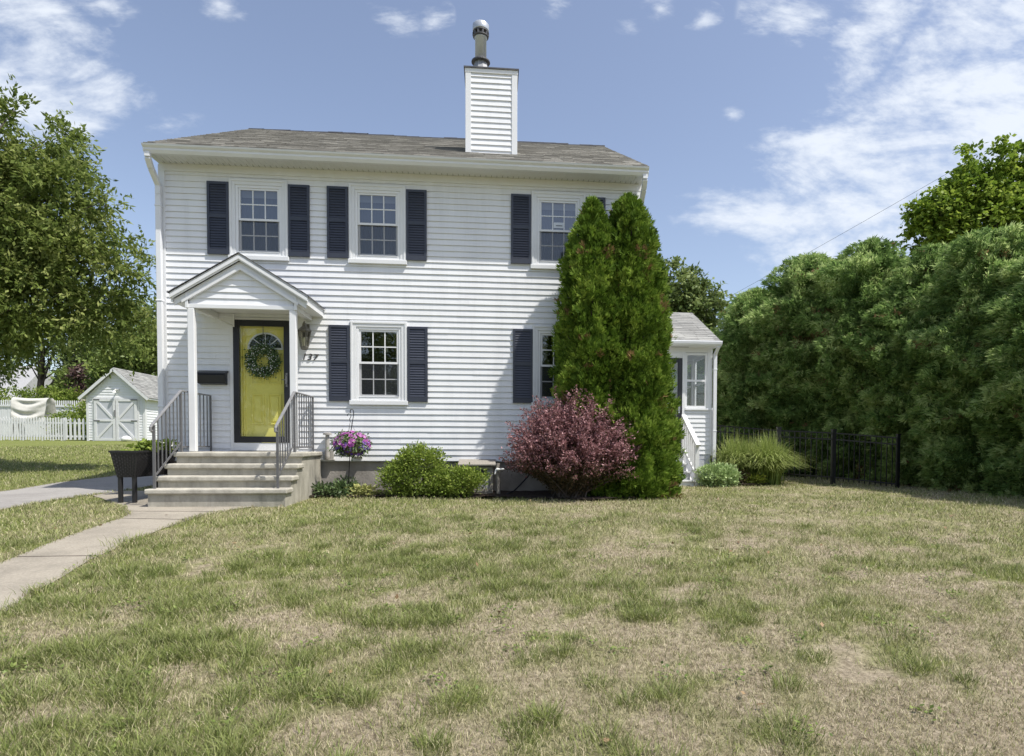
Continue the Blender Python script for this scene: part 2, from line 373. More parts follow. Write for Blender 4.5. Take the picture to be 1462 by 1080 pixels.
# ------------------------------------------------------------------ mesh helpers
class MB:
    def __init__(s): s.v = []; s.f = []; s.smooth = False; s.rnd = None

    def add(s, vs, fs):
        o = len(s.v); s.v += [tuple(p) for p in vs]; s.f += [tuple(i + o for i in f) for f in fs]
        return s

    def box(s, x0, x1, y0, y1, z0, z1):
        return s.add([(x0, y0, z0), (x1, y0, z0), (x1, y1, z0), (x0, y1, z0), (x0, y0, z1), (x1, y0, z1), (x1, y1, z1), (x0, y1, z1)],
                     [(0, 3, 2, 1), (4, 5, 6, 7), (0, 1, 5, 4), (1, 2, 6, 5), (2, 3, 7, 6), (3, 0, 4, 7)])

    def bar(s, a, b, w, h=None, up=(0, 0, 1)):
        h = h or w; a = Vector(a); b = Vector(b); d = (b - a).normalized(); up = Vector(up)
        if abs(d.dot(up)) > 0.98: up = Vector((0, 1, 0))
        x = d.cross(up).normalized() * w / 2; y = x.cross(d).normalized() * h / 2
        vs = [p + sx * x + sy * y for p in (a, b) for sx, sy in ((-1, -1), (1, -1), (1, 1), (-1, 1))]
        return s.add(vs, [(0, 1, 2, 3), (7, 6, 5, 4), (0, 4, 5, 1), (1, 5, 6, 2), (2, 6, 7, 3), (3, 7, 4, 0)])

    def prism(s, poly, a, b, fn):
        n = len(poly)
        vs = [fn(p, a) for p in poly] + [fn(p, b) for p in poly]
        return s.add(vs, [tuple(range(n)), tuple(range(2 * n - 1, n - 1, -1))] + [(i, i + n, (i + 1) % n + n, (i + 1) % n) for i in range(n)])

    def tube(s, pts, radii, n=8):
        pts = [Vector(p) for p in pts]
        if not hasattr(radii, '__len__'): radii = [radii] * len(pts)
        o = len(s.v); prev = None
        for i, p in enumerate(pts):
            d = (pts[min(i + 1, len(pts) - 1)] - pts[max(i - 1, 0)]).normalized()
            if prev is None:
                ref = Vector((0, 0, 1)) if abs(d.z) < 0.9 else Vector((1, 0, 0))
                x = d.cross(ref).normalized()
            else: x = (prev - d * prev.dot(d)).normalized()
            prev = x; y = d.cross(x)
            for k in range(n):
                a = 2 * math.pi * k / n; s.v.append(tuple(p + (x * math.cos(a) + y * math.sin(a)) * radii[i]))
        for i in range(len(pts) - 1):
            for k in range(n):
                a = o + i * n + k; b = o + i * n + (k + 1) % n
                s.f.append((a, b, b + n, a + n))
        s.f.append(tuple(o + k for k in range(n))[::-1]); s.f.append(tuple(o + (len(pts) - 1) * n + k for k in range(n)))
        return s

    def lathe(s, prof, c, n=20):
        o = len(s.v); c = Vector(c)
        for r, z in prof:
            for k in range(n):
                a = 2 * math.pi * k / n; s.v.append((c.x + r * math.cos(a), c.y + r * math.sin(a), c.z + z))
        for i in range(len(prof) - 1):
            for k in range(n):
                a = o + i * n + k; b = o + i * n + (k + 1) % n
                s.f.append((a, b, b + n, a + n))
        s.f.append(tuple(o + k for k in range(n))[::-1]); s.f.append(tuple(o + (len(prof) - 1) * n + k for k in range(n)))
        return s

    def build(s, name, material, parent=None, smooth=False, bevel=0.0):
        me = bpy.data.meshes.new(name)
        me.from_pydata(s.v, [], s.f); me.update()
        if smooth: me.polygons.foreach_set('use_smooth', [True] * len(me.polygons))
        return link(name, me, material, parent, bevel)


def link(name, me, material, parent=None, bevel=0.0):
    ob = bpy.data.objects.new(name, me); COL.objects.link(ob)
    if material: me.materials.append(MATS[material] if isinstance(material, str) else material)
    if parent is not None:
        ob.parent = parent
        if parent.get('_w') and parent.type == 'EMPTY': ob.location = -parent.location
    if bevel > 0:
        md = ob.modifiers.new('bevel', 'BEVEL'); md.width = bevel; md.segments = 2; md.limit_method = 'ANGLE'; md.angle_limit = R(40)
    return ob


def np_mesh(name, V, F, attrs=None, material=None, parent=None, smooth=False):
    """V (n,3); F (m,k) all with the same number of corners."""
    me = bpy.data.meshes.new(name)
    k = F.shape[1]
    me.vertices.add(len(V)); me.vertices.foreach_set('co', np.ascontiguousarray(V, np.float32).ravel())
    me.loops.add(F.size); me.loops.foreach_set('vertex_index', np.ascontiguousarray(F, np.int32).ravel())
    me.polygons.add(len(F)); me.polygons.foreach_set('loop_start', np.arange(0, F.size, k, dtype=np.int32))
    if smooth: me.polygons.foreach_set('use_smooth', np.ones(len(F), bool))
    me.update(calc_edges=True)
    for an, (dom, arr) in (attrs or {}).items():
        a = me.attributes.new(an, 'FLOAT', dom); a.data.foreach_set('value', np.ascontiguousarray(arr, np.float32))
    return link(name, me, material, parent)


def tag(o, label=None, cat=None, group=None, kind=None):
    if label: o['label'] = label
    if cat: o['category'] = cat
    if group: o['group'] = group
    if kind: o['kind'] = kind
    return o


def thing(name, label, cat, loc=(0, 0, 0), group=None, world=True):
    o = bpy.data.objects.new(name, None); COL.objects.link(o); o.empty_display_size = 0.2
    o.location = loc
    if world: o['_w'] = 1     # its parts are written in world coordinates
    return tag(o, label, cat, group)


def copy_tree(o, parent=None):
    c = o.copy(); COL.objects.link(c)
    if parent is not None: c.parent = parent
    for ch in [q for q in bpy.data.objects if q.parent == o]: copy_tree(ch, c)
    return c


# ------------------------------------------------------------------ foliage helpers
def norm(a): return a / np.maximum(1e-9, np.linalg.norm(a, axis=1, keepdims=True))


def rand_dirs(n, rng): return norm(rng.normal(size=(n, 3)))


def leaves(P, A, S, Lg, W, name, material, parent=None, rnd=None, shape=0.5):
    """one diamond leaf per row: base P, axis A, side S, length, width"""
    n = len(P); Lg = np.broadcast_to(Lg, n)[:, None]; W = np.broadcast_to(W, n)[:, None]
    mid = P + A * Lg * shape
    V = np.stack([P, mid + S * W / 2, P + A * Lg, mid - S * W / 2], 1).reshape(-1, 3)
    F = np.arange(4 * n).reshape(n, 4)
    if rnd is None: rnd = RNG.random(n)
    return np_mesh(name, V, F, {'rnd': ('FACE', rnd)}, material, parent)


def lobe_points(lobes, n, rng, shell=0.55):
    """points in a union of ellipsoids, more of them near the surface"""
    w = np.array([l[3] * l[4] * l[5] for l in lobes]) ** 0.7; w = w / w.sum()
    idx = rng.choice(len(lobes), n, p=w); Lb = np.array(lobes)[idx]
    d = rand_dirs(n, rng); r = (shell + (1 - shell) * rng.random(n) ** 0.7)
    return Lb[:, :3] + d * Lb[:, 3:6] * r[:, None], d, Lb


def crown(lobes, nclus, per, cr, L, W, name, material, parent, seed, droop=0.3, flat=0.6, shell=0.5, up=0.6, rvar=0.35, twig=None):
    rng = np.random.default_rng(seed)
    C, D, Lb = lobe_points(lobes, nclus, rng, shell)
    tone = rng.random(nclus) * rvar
    size = cr * (0.6 + 0.8 * rng.random(nclus))
    if twig:
        k = twig; m = max(1, per // k); ntw = nclus * k
        Ct = np.repeat(C, k, 0); Dt = np.repeat(D, k, 0); st = np.repeat(size, k)[:, None]
        T0 = norm(Dt * 0.55 + rng.normal(size=Ct.shape) * 0.75 + np.array([0, 0, 0.15])); ln = st * (0.9 + 0.9 * rng.random((ntw, 1)))
        st0 = Ct + rng.normal(size=Ct.shape) * st * 0.18
        t = rng.random((ntw, m, 1)) * 0.92 + 0.08
        P = st0[:, None] + T0[:, None] * ln[:, None] * t + np.array([0, 0, -1.0]) * droop * ln[:, None] * t ** 2 * 0.7
        Tt = T0[:, None] + np.array([0, 0, -1.4]) * droop * t
        P = (P + rng.normal(size=P.shape) * L * 0.25).reshape(-1, 3); Tt = np.broadcast_to(Tt, (ntw, m, 3)).reshape(-1, 3)
        A = norm(norm(Tt) * 0.75 + rng.normal(size=P.shape) * 0.55 + np.array([0, 0, -0.25 * droop]))
        nrm = norm(rng.normal(size=P.shape) * 0.6 + np.array([0, 0, up])); S = norm(np.cross(A, nrm)); n = len(P)
        tl = np.repeat(np.repeat(tone, k) + rng.normal(size=ntw) * 0.08, m)
        ob = leaves(P, A, S, L * (0.6 + 0.7 * rng.random(n)), W * (0.6 + 0.7 * rng.random(n)), name, material, parent, np.clip(rng.random(n) * (1 - rvar) + tl, 0, 1))
        return ob, C
    C2 = np.repeat(C, per, 0); D2 = np.repeat(D, per, 0); s2 = np.repeat(size, per)[:, None]
    off = rng.normal(size=C2.shape) * s2 * 0.5; off[:, 2] *= flat
    P = C2 + off
    A = norm(norm(off + 1e-6) * 0.7 + D2 * 0.5 + rng.normal(size=P.shape) * 0.5 + np.array([0, 0, -droop]))
    nrm = norm(rng.normal(size=P.shape) * 0.7 + D2 * 0.4 + np.array([0, 0, up]))
    S = norm(np.cross(A, nrm))
    n = len(P); l = L * (0.6 + 0.7 * rng.random(n)); w = W * (0.6 + 0.7 * rng.random(n))
    rnd = np.clip(rng.random(n) * (1 - rvar) + np.repeat(tone, per), 0, 1)
    ob = leaves(P, A, S, l, w, name, material, parent, rnd)
    return ob, C


def limbs(base, top, r0, C, step, name, parent, seed, forks=None):
    """tapered trunk and bent limbs reaching towards some of the leaf clusters"""
    rng = np.random.default_rng(seed)
    mb = MB()
    base = Vector(base); top = Vector(top)
    n = 6
    pts = [base.lerp(top, i / (n - 1)) + Vector((rng.normal() * 0.05, rng.normal() * 0.05, 0)) * (0 < i < n) * (top - base).length * 0.12 for i in range(n)]
    rad = [r0 * (1.25 if i == 0 else 1 - 0.6 * i / (n - 1)) for i in range(n)]
    mb.tube(pts, rad, 10)
    for q in C[::step]:
        q = Vector(q); t = rng.uniform(0.35, 1.0); a = base.lerp(top, t)
        m = a.lerp(q, 0.5) + Vector((rng.normal(), rng.normal(), abs(rng.normal()) * 0.6)) * (q - a).length * 0.09
        r = r0 * (0.10 + 0.2 * (1 - t))
        mb.tube([a, a.lerp(m, 0.55), m, m.lerp(q, 0.6), q], [r, r * 0.8, r * 0.55, r * 0.35, r * 0.12], 6)
    return mb.build(name, 'bark', parent, smooth=True)

# ================================================================== ground
WALK = [(-4.2, -9.5), (-4.42, -6.3), (-4.51, -5.27), (-4.63, -4.39), (-4.70, -3.4), (-4.72, -2.94), (-4.85, -2.62), (-5.6, -1.55), (-6.23, -0.75), (-6.72, -0.2), (-6.72, 0.7), (-5.7, 0.6),
        (-5.0, 0.4), (-3.4, 0.0), (-3.1, -1.35), (-3.3, -1.75), (-3.62, -2.25), (-3.80, -2.9), (-3.85, -3.76), (-3.78, -5.17), (-3.45, -6.75), (-3.1, -9.5)]
DRIVE = [(-8.75, -14), (-8.72, 0.5), (-8.78, 2.1), (-8.5, 3.3), (-8.4, 6.5), (-6.7, 6.5), (-6.75, 0.2), (-6.85, -0.9), (-6.72, -2.2), (-6.7, -14)]
BED = [(-3.15, 0.0), (-3.1, -0.78), (-1.9, -0.80), (-0.6, -0.95), (0.2, -0.95), (0.9, -1.25), (1.6, -1.45), (2.6, -1.15), (3.3, -0.45), (3.5, 0.3), (2.9, 0.6), (2.7, 0.0)]
BED2 = [(4.35, 2.7), (4.35, 1.45), (4.9, 1.3), (5.6, 1.45), (6.2, 1.75), (6.5, 2.2), (6.3, 2.7), (5.4, 3.1)]
HOUSE_POLY = [(-5.7, 0), (-5.7, 8.4), (2.7, 8.4), (2.7, 0)]
PORCH_POLY = [(2.7, 2.6), (2.7, 6.5), (5.05, 6.5), (5.05, 2.6)]
STEP_POLY = [(-5.0, 0), (-5.0, -2.03), (-2.95, -2.03), (-2.95, 0)]


def greenness(x, y):
    """0 = dry straw, 1 = green; patchy, greener towards the path"""
    n = fbm(x * 0.6 + 3.1, y * 0.6 + 7.7, 4)
    f = fbm(x * 2.3 + 31, y * 2.3 + 11, 3)
    q = fbm(x * 7.3 + 7, y * 7.3 + 3, 2)
    b = 0.34 + 0.22 * sst(0.5, -3.2, x) * sst(-9.3, -7.2, y) + 0.20 * sst(-6.5, -2.5, y) - 0.10 * sst(-6.6, -8.4, y)
    b = b + 0.20 * sst(-5, -7, x) + 0.3 * sst(-8, -9.5, x)
    amp = 1.0 - 0.55 * sst(-7, -3.5, y)
    return np.clip(((n - 0.47) * 1.7 + (f - 0.5) * 2.0 + (q - 0.5) * 1.9) * amp + b, 0, 1)


def axis(segs):
    out = []
    for a, b, st in segs: out += list(np.arange(a, b, st))
    return np.array(out + [segs[-1][1]])


def make_ground():
    xs = axis([(-260, -60, 20), (-60, -24, 3), (-24, -13, 0.6), (-13, 12, 0.14), (12, 30, 1.0), (30, 260, 20)])
    ys = axis([(-120, -20, 10), (-20, -9.5, 0.7), (-9.5, 4, 0.14), (4, 26, 0.6), (26, 60, 3), (60, 420, 30)])
    X, Y = np.meshgrid(xs, ys); Z = ground_z(X, Y)
    near = (np.abs(X) < 14) & (Y > -10) & (Y < 5)
    hard = np.zeros(X.shape, bool)
    for poly in (WALK, DRIVE, STEP_POLY, BED, BED2):
        for ox, oy in ((0, 0), (.12, 0), (-.12, 0), (0, .12), (0, -.12)): hard |= in_poly(X.ravel() + ox, Y.ravel() + oy, poly).reshape(X.shape)
    Z = Z + np.where(near & ~hard, (fbm(X * 1.3, Y * 1.3, 3) - 0.5) * 0.05, 0)
    V = np.stack([X, Y, Z], -1).reshape(-1, 3)
    nx, ny = len(xs), len(ys)
    i = np.arange(nx - 1)[None, :] + nx * np.arange(ny - 1)[:, None]
    F = np.stack([i, i + 1, i + 1 + nx, i + nx], -1).reshape(-1, 4)
    gr = greenness(V[:, 0], V[:, 1])
    ob = np_mesh('lawn_ground', V, F, {'grn': ('POINT', gr)}, 'lawn_ground', smooth=True)
    tag(ob, 'dry patchy front lawn with straw and green areas, rising gently behind the house', 'lawn', kind='structure')


make_ground()


def sheet(name, poly, material, dz, label, cat, step=0.25, wob=0.0):
    bm = bmesh.new()
    vs = [bm.verts.new((x, y, 0)) for x, y in poly]
    f = bm.faces.new(vs); bmesh.ops.triangulate(bm, faces=[f])
    x0, x1 = min(p[0] for p in poly), max(p[0] for p in poly); y0, y1 = min(p[1] for p in poly), max(p[1] for p in poly)
    for k in np.arange(math.floor(x0 / step) * step, x1, step):
        bmesh.ops.bisect_plane(bm, geom=bm.verts[:] + bm.edges[:] + bm.faces[:], plane_co=(k, 0, 0), plane_no=(1, 0, 0))
    for k in np.arange(math.floor(y0 / step) * step, y1, step):
        bmesh.ops.bisect_plane(bm, geom=bm.verts[:] + bm.edges[:] + bm.faces[:], plane_co=(0, k, 0), plane_no=(0, 1, 0))
    for v in bm.verts: v.co.z = gz(v.co.x, v.co.y) + dz + (random.uniform(-wob, wob))
    bmesh.ops.recalc_face_normals(bm, faces=bm.faces[:])
    if sum(f.normal.z for f in bm.faces) < 0: bmesh.ops.reverse_faces(bm, faces=bm.faces[:])
    me = bpy.data.meshes.new(name); bm.to_mesh(me); bm.free()
    return tag(link(name, me, material), label, cat, kind='structure')


sheet('driveway', DRIVE, 'asphalt', 0.012, 'grey asphalt driveway running back along the left side of the house', 'driveway', 0.5)
sheet('front_walk', WALK, 'walk', 0.010, 'tan concrete front walk leading up to the entry steps', 'walkway', 0.25)
sheet('mulch_bed', BED, 'mulch', 0.045, 'dark bark mulch bed along the front foundation', 'garden bed', 0.12, 0.012)
sheet('porch_mulch_bed', BED2, 'mulch', 0.045, 'dark mulch bed beside the white porch steps', 'garden bed', 0.12, 0.012)
jm = MB()
for xa, ya, xb, yb in ((-4.72, -3.02, -3.84, -3.15), (-4.53, -5.05, -3.79, -5.05), (-4.35, -6.95, -3.42, -6.95), (-5.0, -2.4, -3.72, -2.5)):
    n = 6
    for i in range(n):
        p = [xa + (xb - xa) * i / n, ya + (yb - ya) * i / n]; q = [xa + (xb - xa) * (i + 1) / n, ya + (yb - ya) * (i + 1) / n]
        jm.bar((p[0], p[1], gz(*p) + 0.0095), (q[0], q[1], gz(*q) + 0.0095), 0.014, 0.006)
tag(jm.build('walk_joints', 'soil'), 'dark joints across the slabs of the concrete walk', 'joints', kind='structure')

# ================================================================== house
house = thing('house', 'two storey white clapboard house with navy shutters, yellow front door and brown shingle roof', 'house', (0, 0, 0.08))
HX0, HX1, HY1 = -5.66, 2.69, 8.35
ZS, ZW = 0.69, 5.76          # bottom of siding, soffit height


def siding(mb, s0, s1, z0, z1, openings, fn, expo=0.104, proud=0.017, clip=None, seed=1):
    """lapped courses; fn(s, n, z) maps along-wall, outward, up to world"""
    rng = random.Random(seed)
    z = z0
    while z < z1 - 0.01:
        zt = min(z + expo, z1)
        iv = [(s0, s1)]
        for (a, b, c, d) in openings:
            if min(zt, d) - max(z, c) > (zt - z) * 0.5:
                new = []
                for p, q in iv:
                    if b <= p or a >= q: new.append((p, q)); continue
                    if a > p: new.append((p, a))
                    if b < q: new.append((b, q))
                iv = new
        jp = []
        for p, q in iv:
            cuts = [p] + [c for c in (rng.uniform(0.3, 3.6) + s0 + 3.66 * k for k in range(4)) if p + 0.1 < c < q - 0.1] + [q]
            jp += list(zip(cuts[:-1], cuts[1:]))
        for p, q in jp:
            pj = rng.uniform(0, 0.0022)
            lo0, lo1, hi0, hi1 = p, q, p, q
            if clip:
                lo0, lo1 = max(p, clip(z)[0]), min(q, clip(z)[1]); hi0, hi1 = max(p, clip(zt)[0]), min(q, clip(zt)[1])
                if lo1 - lo0 < 0.02: continue
                if hi1 < hi0: hi0 = hi1 = (hi0 + hi1) / 2
            n = max(1, int((q - p) / 0.7)); o = len(mb.v)
            for i in range(n + 1):
                t = i / n; sl = lo0 + (lo1 - lo0) * t; sh = hi0 + (hi1 - hi0) * t; j = pj + rng.uniform(-0.0014, 0.0014); jz = rng.uniform(-0.0012, 0.0012)
                mb.v += [fn(sl, 0.0, z + jz), fn(sl, proud + j, z + jz), fn(sl, proud * 0.82 + j, z + 0.016), fn(sh, 0.0012, zt)]
            for i in range(n):
                a = o + 4 * i
                for k in range(3): mb.f.append((a + k, a + 4 + k, a + 5 + k, a + 1 + k))
        z = zt


OPEN = []        # (x0, x1, z0, z1) holes in the front wall
WINS = [(-4.53, -3.545, 4.235, 5.55, 0.0), (-2.52, -1.53, 4.235, 5.55, 0.0), (0.685, 1.675, 4.235, 5.55, 0.0),
        (-2.51, -1.517, 1.755, 3.16, 1.0), (0.71, 1.70, 1.755, 3.16, 1.0)]
for a, b, c, d, _ in WINS: OPEN.append((a + 0.07, b - 0.07, c + 0.02, d - 0.07))
DOOR = (-4.54, -3.47, 0.86, 3.17)
OPEN.append((DOOR[0] + 0.05, DOOR[1] - 0.05, DOOR[2], DOOR[3] - 0.05))
w = MB()
siding(w, HX0 + 0.02, HX1 - 0.02, ZS, ZW, OPEN, lambda s, n, z: (s, -n, z), seed=3)
# flat sheathing right behind the courses, with the same holes
w.build('wall', 'siding', house)['label'] = 'white front clapboard wall'
w = MB()
siding(w, 0.02, HY1 - 0.02, ZS, ZW, [], lambda s, n, z: (HX0 - n, s, z), seed=4)
siding(w, 0.02, HY1 - 0.02, ZS, ZW, [(2.6, 6.4, 0.5, 3.2)], lambda s, n, z: (HX1 + n, s, z), seed=5)
siding(w, HX0, HX1, ZS, ZW, [], lambda s, n, z: (s, HY1 + n, z), seed=6)
ZR0, ZRIDGE, YR = 5.89, 8.37, 4.17
for xx, sg in ((HX0, -1), (HX1, 1)):
    siding(w, 0.0, HY1, ZW, ZRIDGE - 0.1, [], (lambda xx, sg: lambda s, n, z: (xx + sg * n, s, z))(xx, sg), clip=lambda z: (max(0, (z - 5.9) / 0.538), HY1 - max(0, (z - 5.9) / 0.538)), seed=8)
w.build('side_wall', 'siding', house)
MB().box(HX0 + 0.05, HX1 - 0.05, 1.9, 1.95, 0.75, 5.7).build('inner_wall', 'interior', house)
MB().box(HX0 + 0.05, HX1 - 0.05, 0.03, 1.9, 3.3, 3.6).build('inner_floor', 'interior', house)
MB().box(HX0 + 0.04, HX1 - 0.04, 0.04, HY1 - 0.04, -0.1, 0.72).build('foundation', 'foundation', house)
fm = MB()   # water table strip under the siding
fm.box(HX0, HX1, -0.012, 0.02, ZS - 0.012, ZS + 0.004)
fm.build('starter_strip', 'trim', house)
cb = MB(); cb.box(HX0 - 0.022, HX0 + 0.085, -0.024, 0.09, ZS, ZW - 0.02); cb.build('corner_board', 'trim', house)
cb = MB(); cb.box(HX1 - 0.085, HX1 + 0.022, -0.024, 0.09, ZS, ZW - 0.02); cb.build('corner_board', 'trim', house)
# soffit with vent grooves, frieze, fascia
s = MB(); s.box(HX0 - 0.02, HX1 + 0.02, -0.36, 0.02, ZW, ZW + 0.02)
for i in range(86):
    x = HX0 + 0.05 + i * (HX1 - HX0 - 0.1) / 85
    s.box(x - 0.012, x + 0.012, -0.355, -0.01, ZW - 0.008, ZW + 0.001)
s.build('soffit', 'soffit', house)
sv = MB()
for i in range(85):
    x = HX0 + 0.05 + (i + 0.5) * (HX1 - HX0 - 0.1) / 85
    sv.box(x - 0.004, x + 0.004, -0.11, -0.033, ZW - 0.003, ZW + 0.001)
tag(sv.build('soffit_vents', 'lead', house), kind='stuff')
MB().box(HX0, HX1, -0.03, 0.0, ZW - 0.13, ZW - 0.002).build('frieze_board', 'soffit', house)
g = MB()
prof = [(-0.36, 5.745), (-0.42, 5.745), (-0.455, 5.79), (-0.455, 5.82), (-0.49, 5.845), (-0.50, 5.872), (-0.485, 5.876), (-0.475, 5.85), (-0.43, 5.80), (-0.37, 5.80), (-0.36, 5.872), (-0.345, 5.872)]
g.prism(prof, HX0 - 0.04, HX1 + 0.04, lambda p, x: (x, p[0], p[1]))
g.build('gutter', 'gutter', house)


def downspout(x, sx, zb, y=-0.08):
    d = MB()
    pts = [(x - 0.0 * sx, -0.42, 5.76), (x, -0.42, 5.68), (x + 0.01 * sx, -0.30, 5.55), (x + 0.01 * sx, y, 5.36), (x + 0.01 * sx, y, 5.2), (x + 0.01 * sx, y, zb + 0.2), (x + 0.01 * sx, y - 0.12, zb + 0.06)]
    for a, b in zip(pts[:-1], pts[1:]): d.bar(a, b, 0.085, 0.07, up=(0, 1, 0.01))
    for z in (1.6, 3.4, 5.0): d.box(x - 0.05 + 0.01 * sx, x + 0.05 + 0.01 * sx, y - 0.042, y + 0.05, z, z + 0.03)
    d.build('downspout', 'gutter', house, bevel=0.008)


downspout(HX0 + 0.02, -1, 0.1)
downspout(HX1 - 0.02, 1, 0.1)


def shingles(name, x0, x1, p0, p1, parent, material, expo=0.145, tab=0.31, seed=1, axis_map=None):
    """p0, p1 = (y, z) of eave and ridge; stepped courses of tabs"""
    rng = random.Random(seed)
    L = math.hypot(p1[0] - p0[0], p1[1] - p0[1]); dy, dz = (p1[0] - p0[0]) / L, (p1[1] - p0[1]) / L
    ny, nz = -dz, dy
    if nz < 0: ny, nz = -ny, -nz
    n = int(L / expo); V = []; F = []; rnd = []
    for c in range(n + 1):
        a = c * expo; b = min(a + expo + 0.02, L)
        x = x0 - rng.uniform(0, tab)
        while x < x1:
            xe = x + tab * rng.uniform(0.55, 1.25); xa, xb = max(x, x0), min(xe, x1)
            if xb - xa > 0.01:
                t = rng.uniform(0.007, 0.016); jj = rng.uniform(-0.008, 0.008)
                lo, hi = a + (jj if c else 0), b
                o = len(V)
                for xx in (xa + 0.002, xb - 0.002):
                    for d, h in ((lo, -0.004), (lo, t), (hi, 0.001)):
                        y = p0[0] + dy * d + ny * h; z = p0[1] + dz * d + nz * h
                        V.append((xx, y, z) if axis_map is None else axis_map(xx, y, z))
                F += [(o + 1, o + 4, o + 5, o + 2), (o, o + 3, o + 4, o + 1), (o, o + 1, o + 2, o + 2), (o + 3, o + 5, o + 4, o + 4)][:2]
                r = rng.random(); rnd += [r, r * 0.3]
            x = xe
    return np_mesh(name, np.array(V), np.array(F), {'rnd': ('FACE', np.array(rnd))}, material, parent)


rf = MB()
RX0, RX1 = HX0 - 0.01, HX1 + 0.03
rf.prism([(-0.44, ZR0 - 0.02), (YR, ZRIDGE - 0.02), (HY1 + 0.44, ZR0 - 0.02), (HY1 + 0.3, ZR0 - 0.05), (YR, ZRIDGE - 0.14), (-0.3, ZR0 - 0.05)], RX0, RX1, lambda p, x: (x, p[0], p[1]))
roof = rf.build('roof', 'cap_metal', house)
shingles('shingles', RX0 - 0.02, RX1 + 0.02, (-0.455, ZR0), (YR, ZRIDGE), roof, 'shingle', seed=5)
shingles('shingles', RX0 - 0.02, RX1 + 0.02, (HY1 + 0.455, ZR0), (YR, ZRIDGE), roof, 'shingle', seed=6)
rc = MB()
x = RX0
rr = random.Random(4)
while x < RX1:
    e = min(x + 0.3, RX1 + 0.02); h = rr.uniform(0.006, 0.03)
    rc.add([(x, YR - 0.15, ZRIDGE - 0.06 + h), (e, YR - 0.15, ZRIDGE - 0.055 + h), (e, YR, ZRIDGE + 0.018 + h), (x, YR, ZRIDGE + 0.012 + h), (e, YR + 0.15, ZRIDGE - 0.055 + h), (x, YR + 0.15, ZRIDGE - 0.06 + h),
            (x, YR - 0.15, ZRIDGE - 0.09 + h), (e, YR - 0.15, ZRIDGE - 0.09 + h)], [(0, 1, 2, 3), (3, 2, 4, 5), (6, 7, 1, 0)])
    x = e
rc.build('ridge_cap', 'cap_metal', roof)
for xx in (RX0 - 0.012, RX1 - 0.018):
    rk = MB()
    for (ya, yb) in ((-0.44, YR), (HY1 + 0.44, YR)):
        rk.bar((xx + 0.015, ya, ZR0 - 0.10), (xx + 0.015, yb, ZRIDGE - 0.10), 0.03, 0.14, up=(0, 0, 1))
    rk.build('rake_board', 'trim', roof)


# ------------------------------------------------------------------ windows and shutters
def frame_ring(mb, x0, x1, z0, z1, wx, wt, wb, y0, y1):
    mb.box(x0, x0 + wx, y0, y1, z0, z1); mb.box(x1 - wx, x1, y0, y1, z0, z1)
    mb.box(x0 + wx, x1 - wx, y0, y1, z1 - wt, z1); mb.box(x0 + wx, x1 - wx, y0, y1, z0, z0 + wb)
    return mb


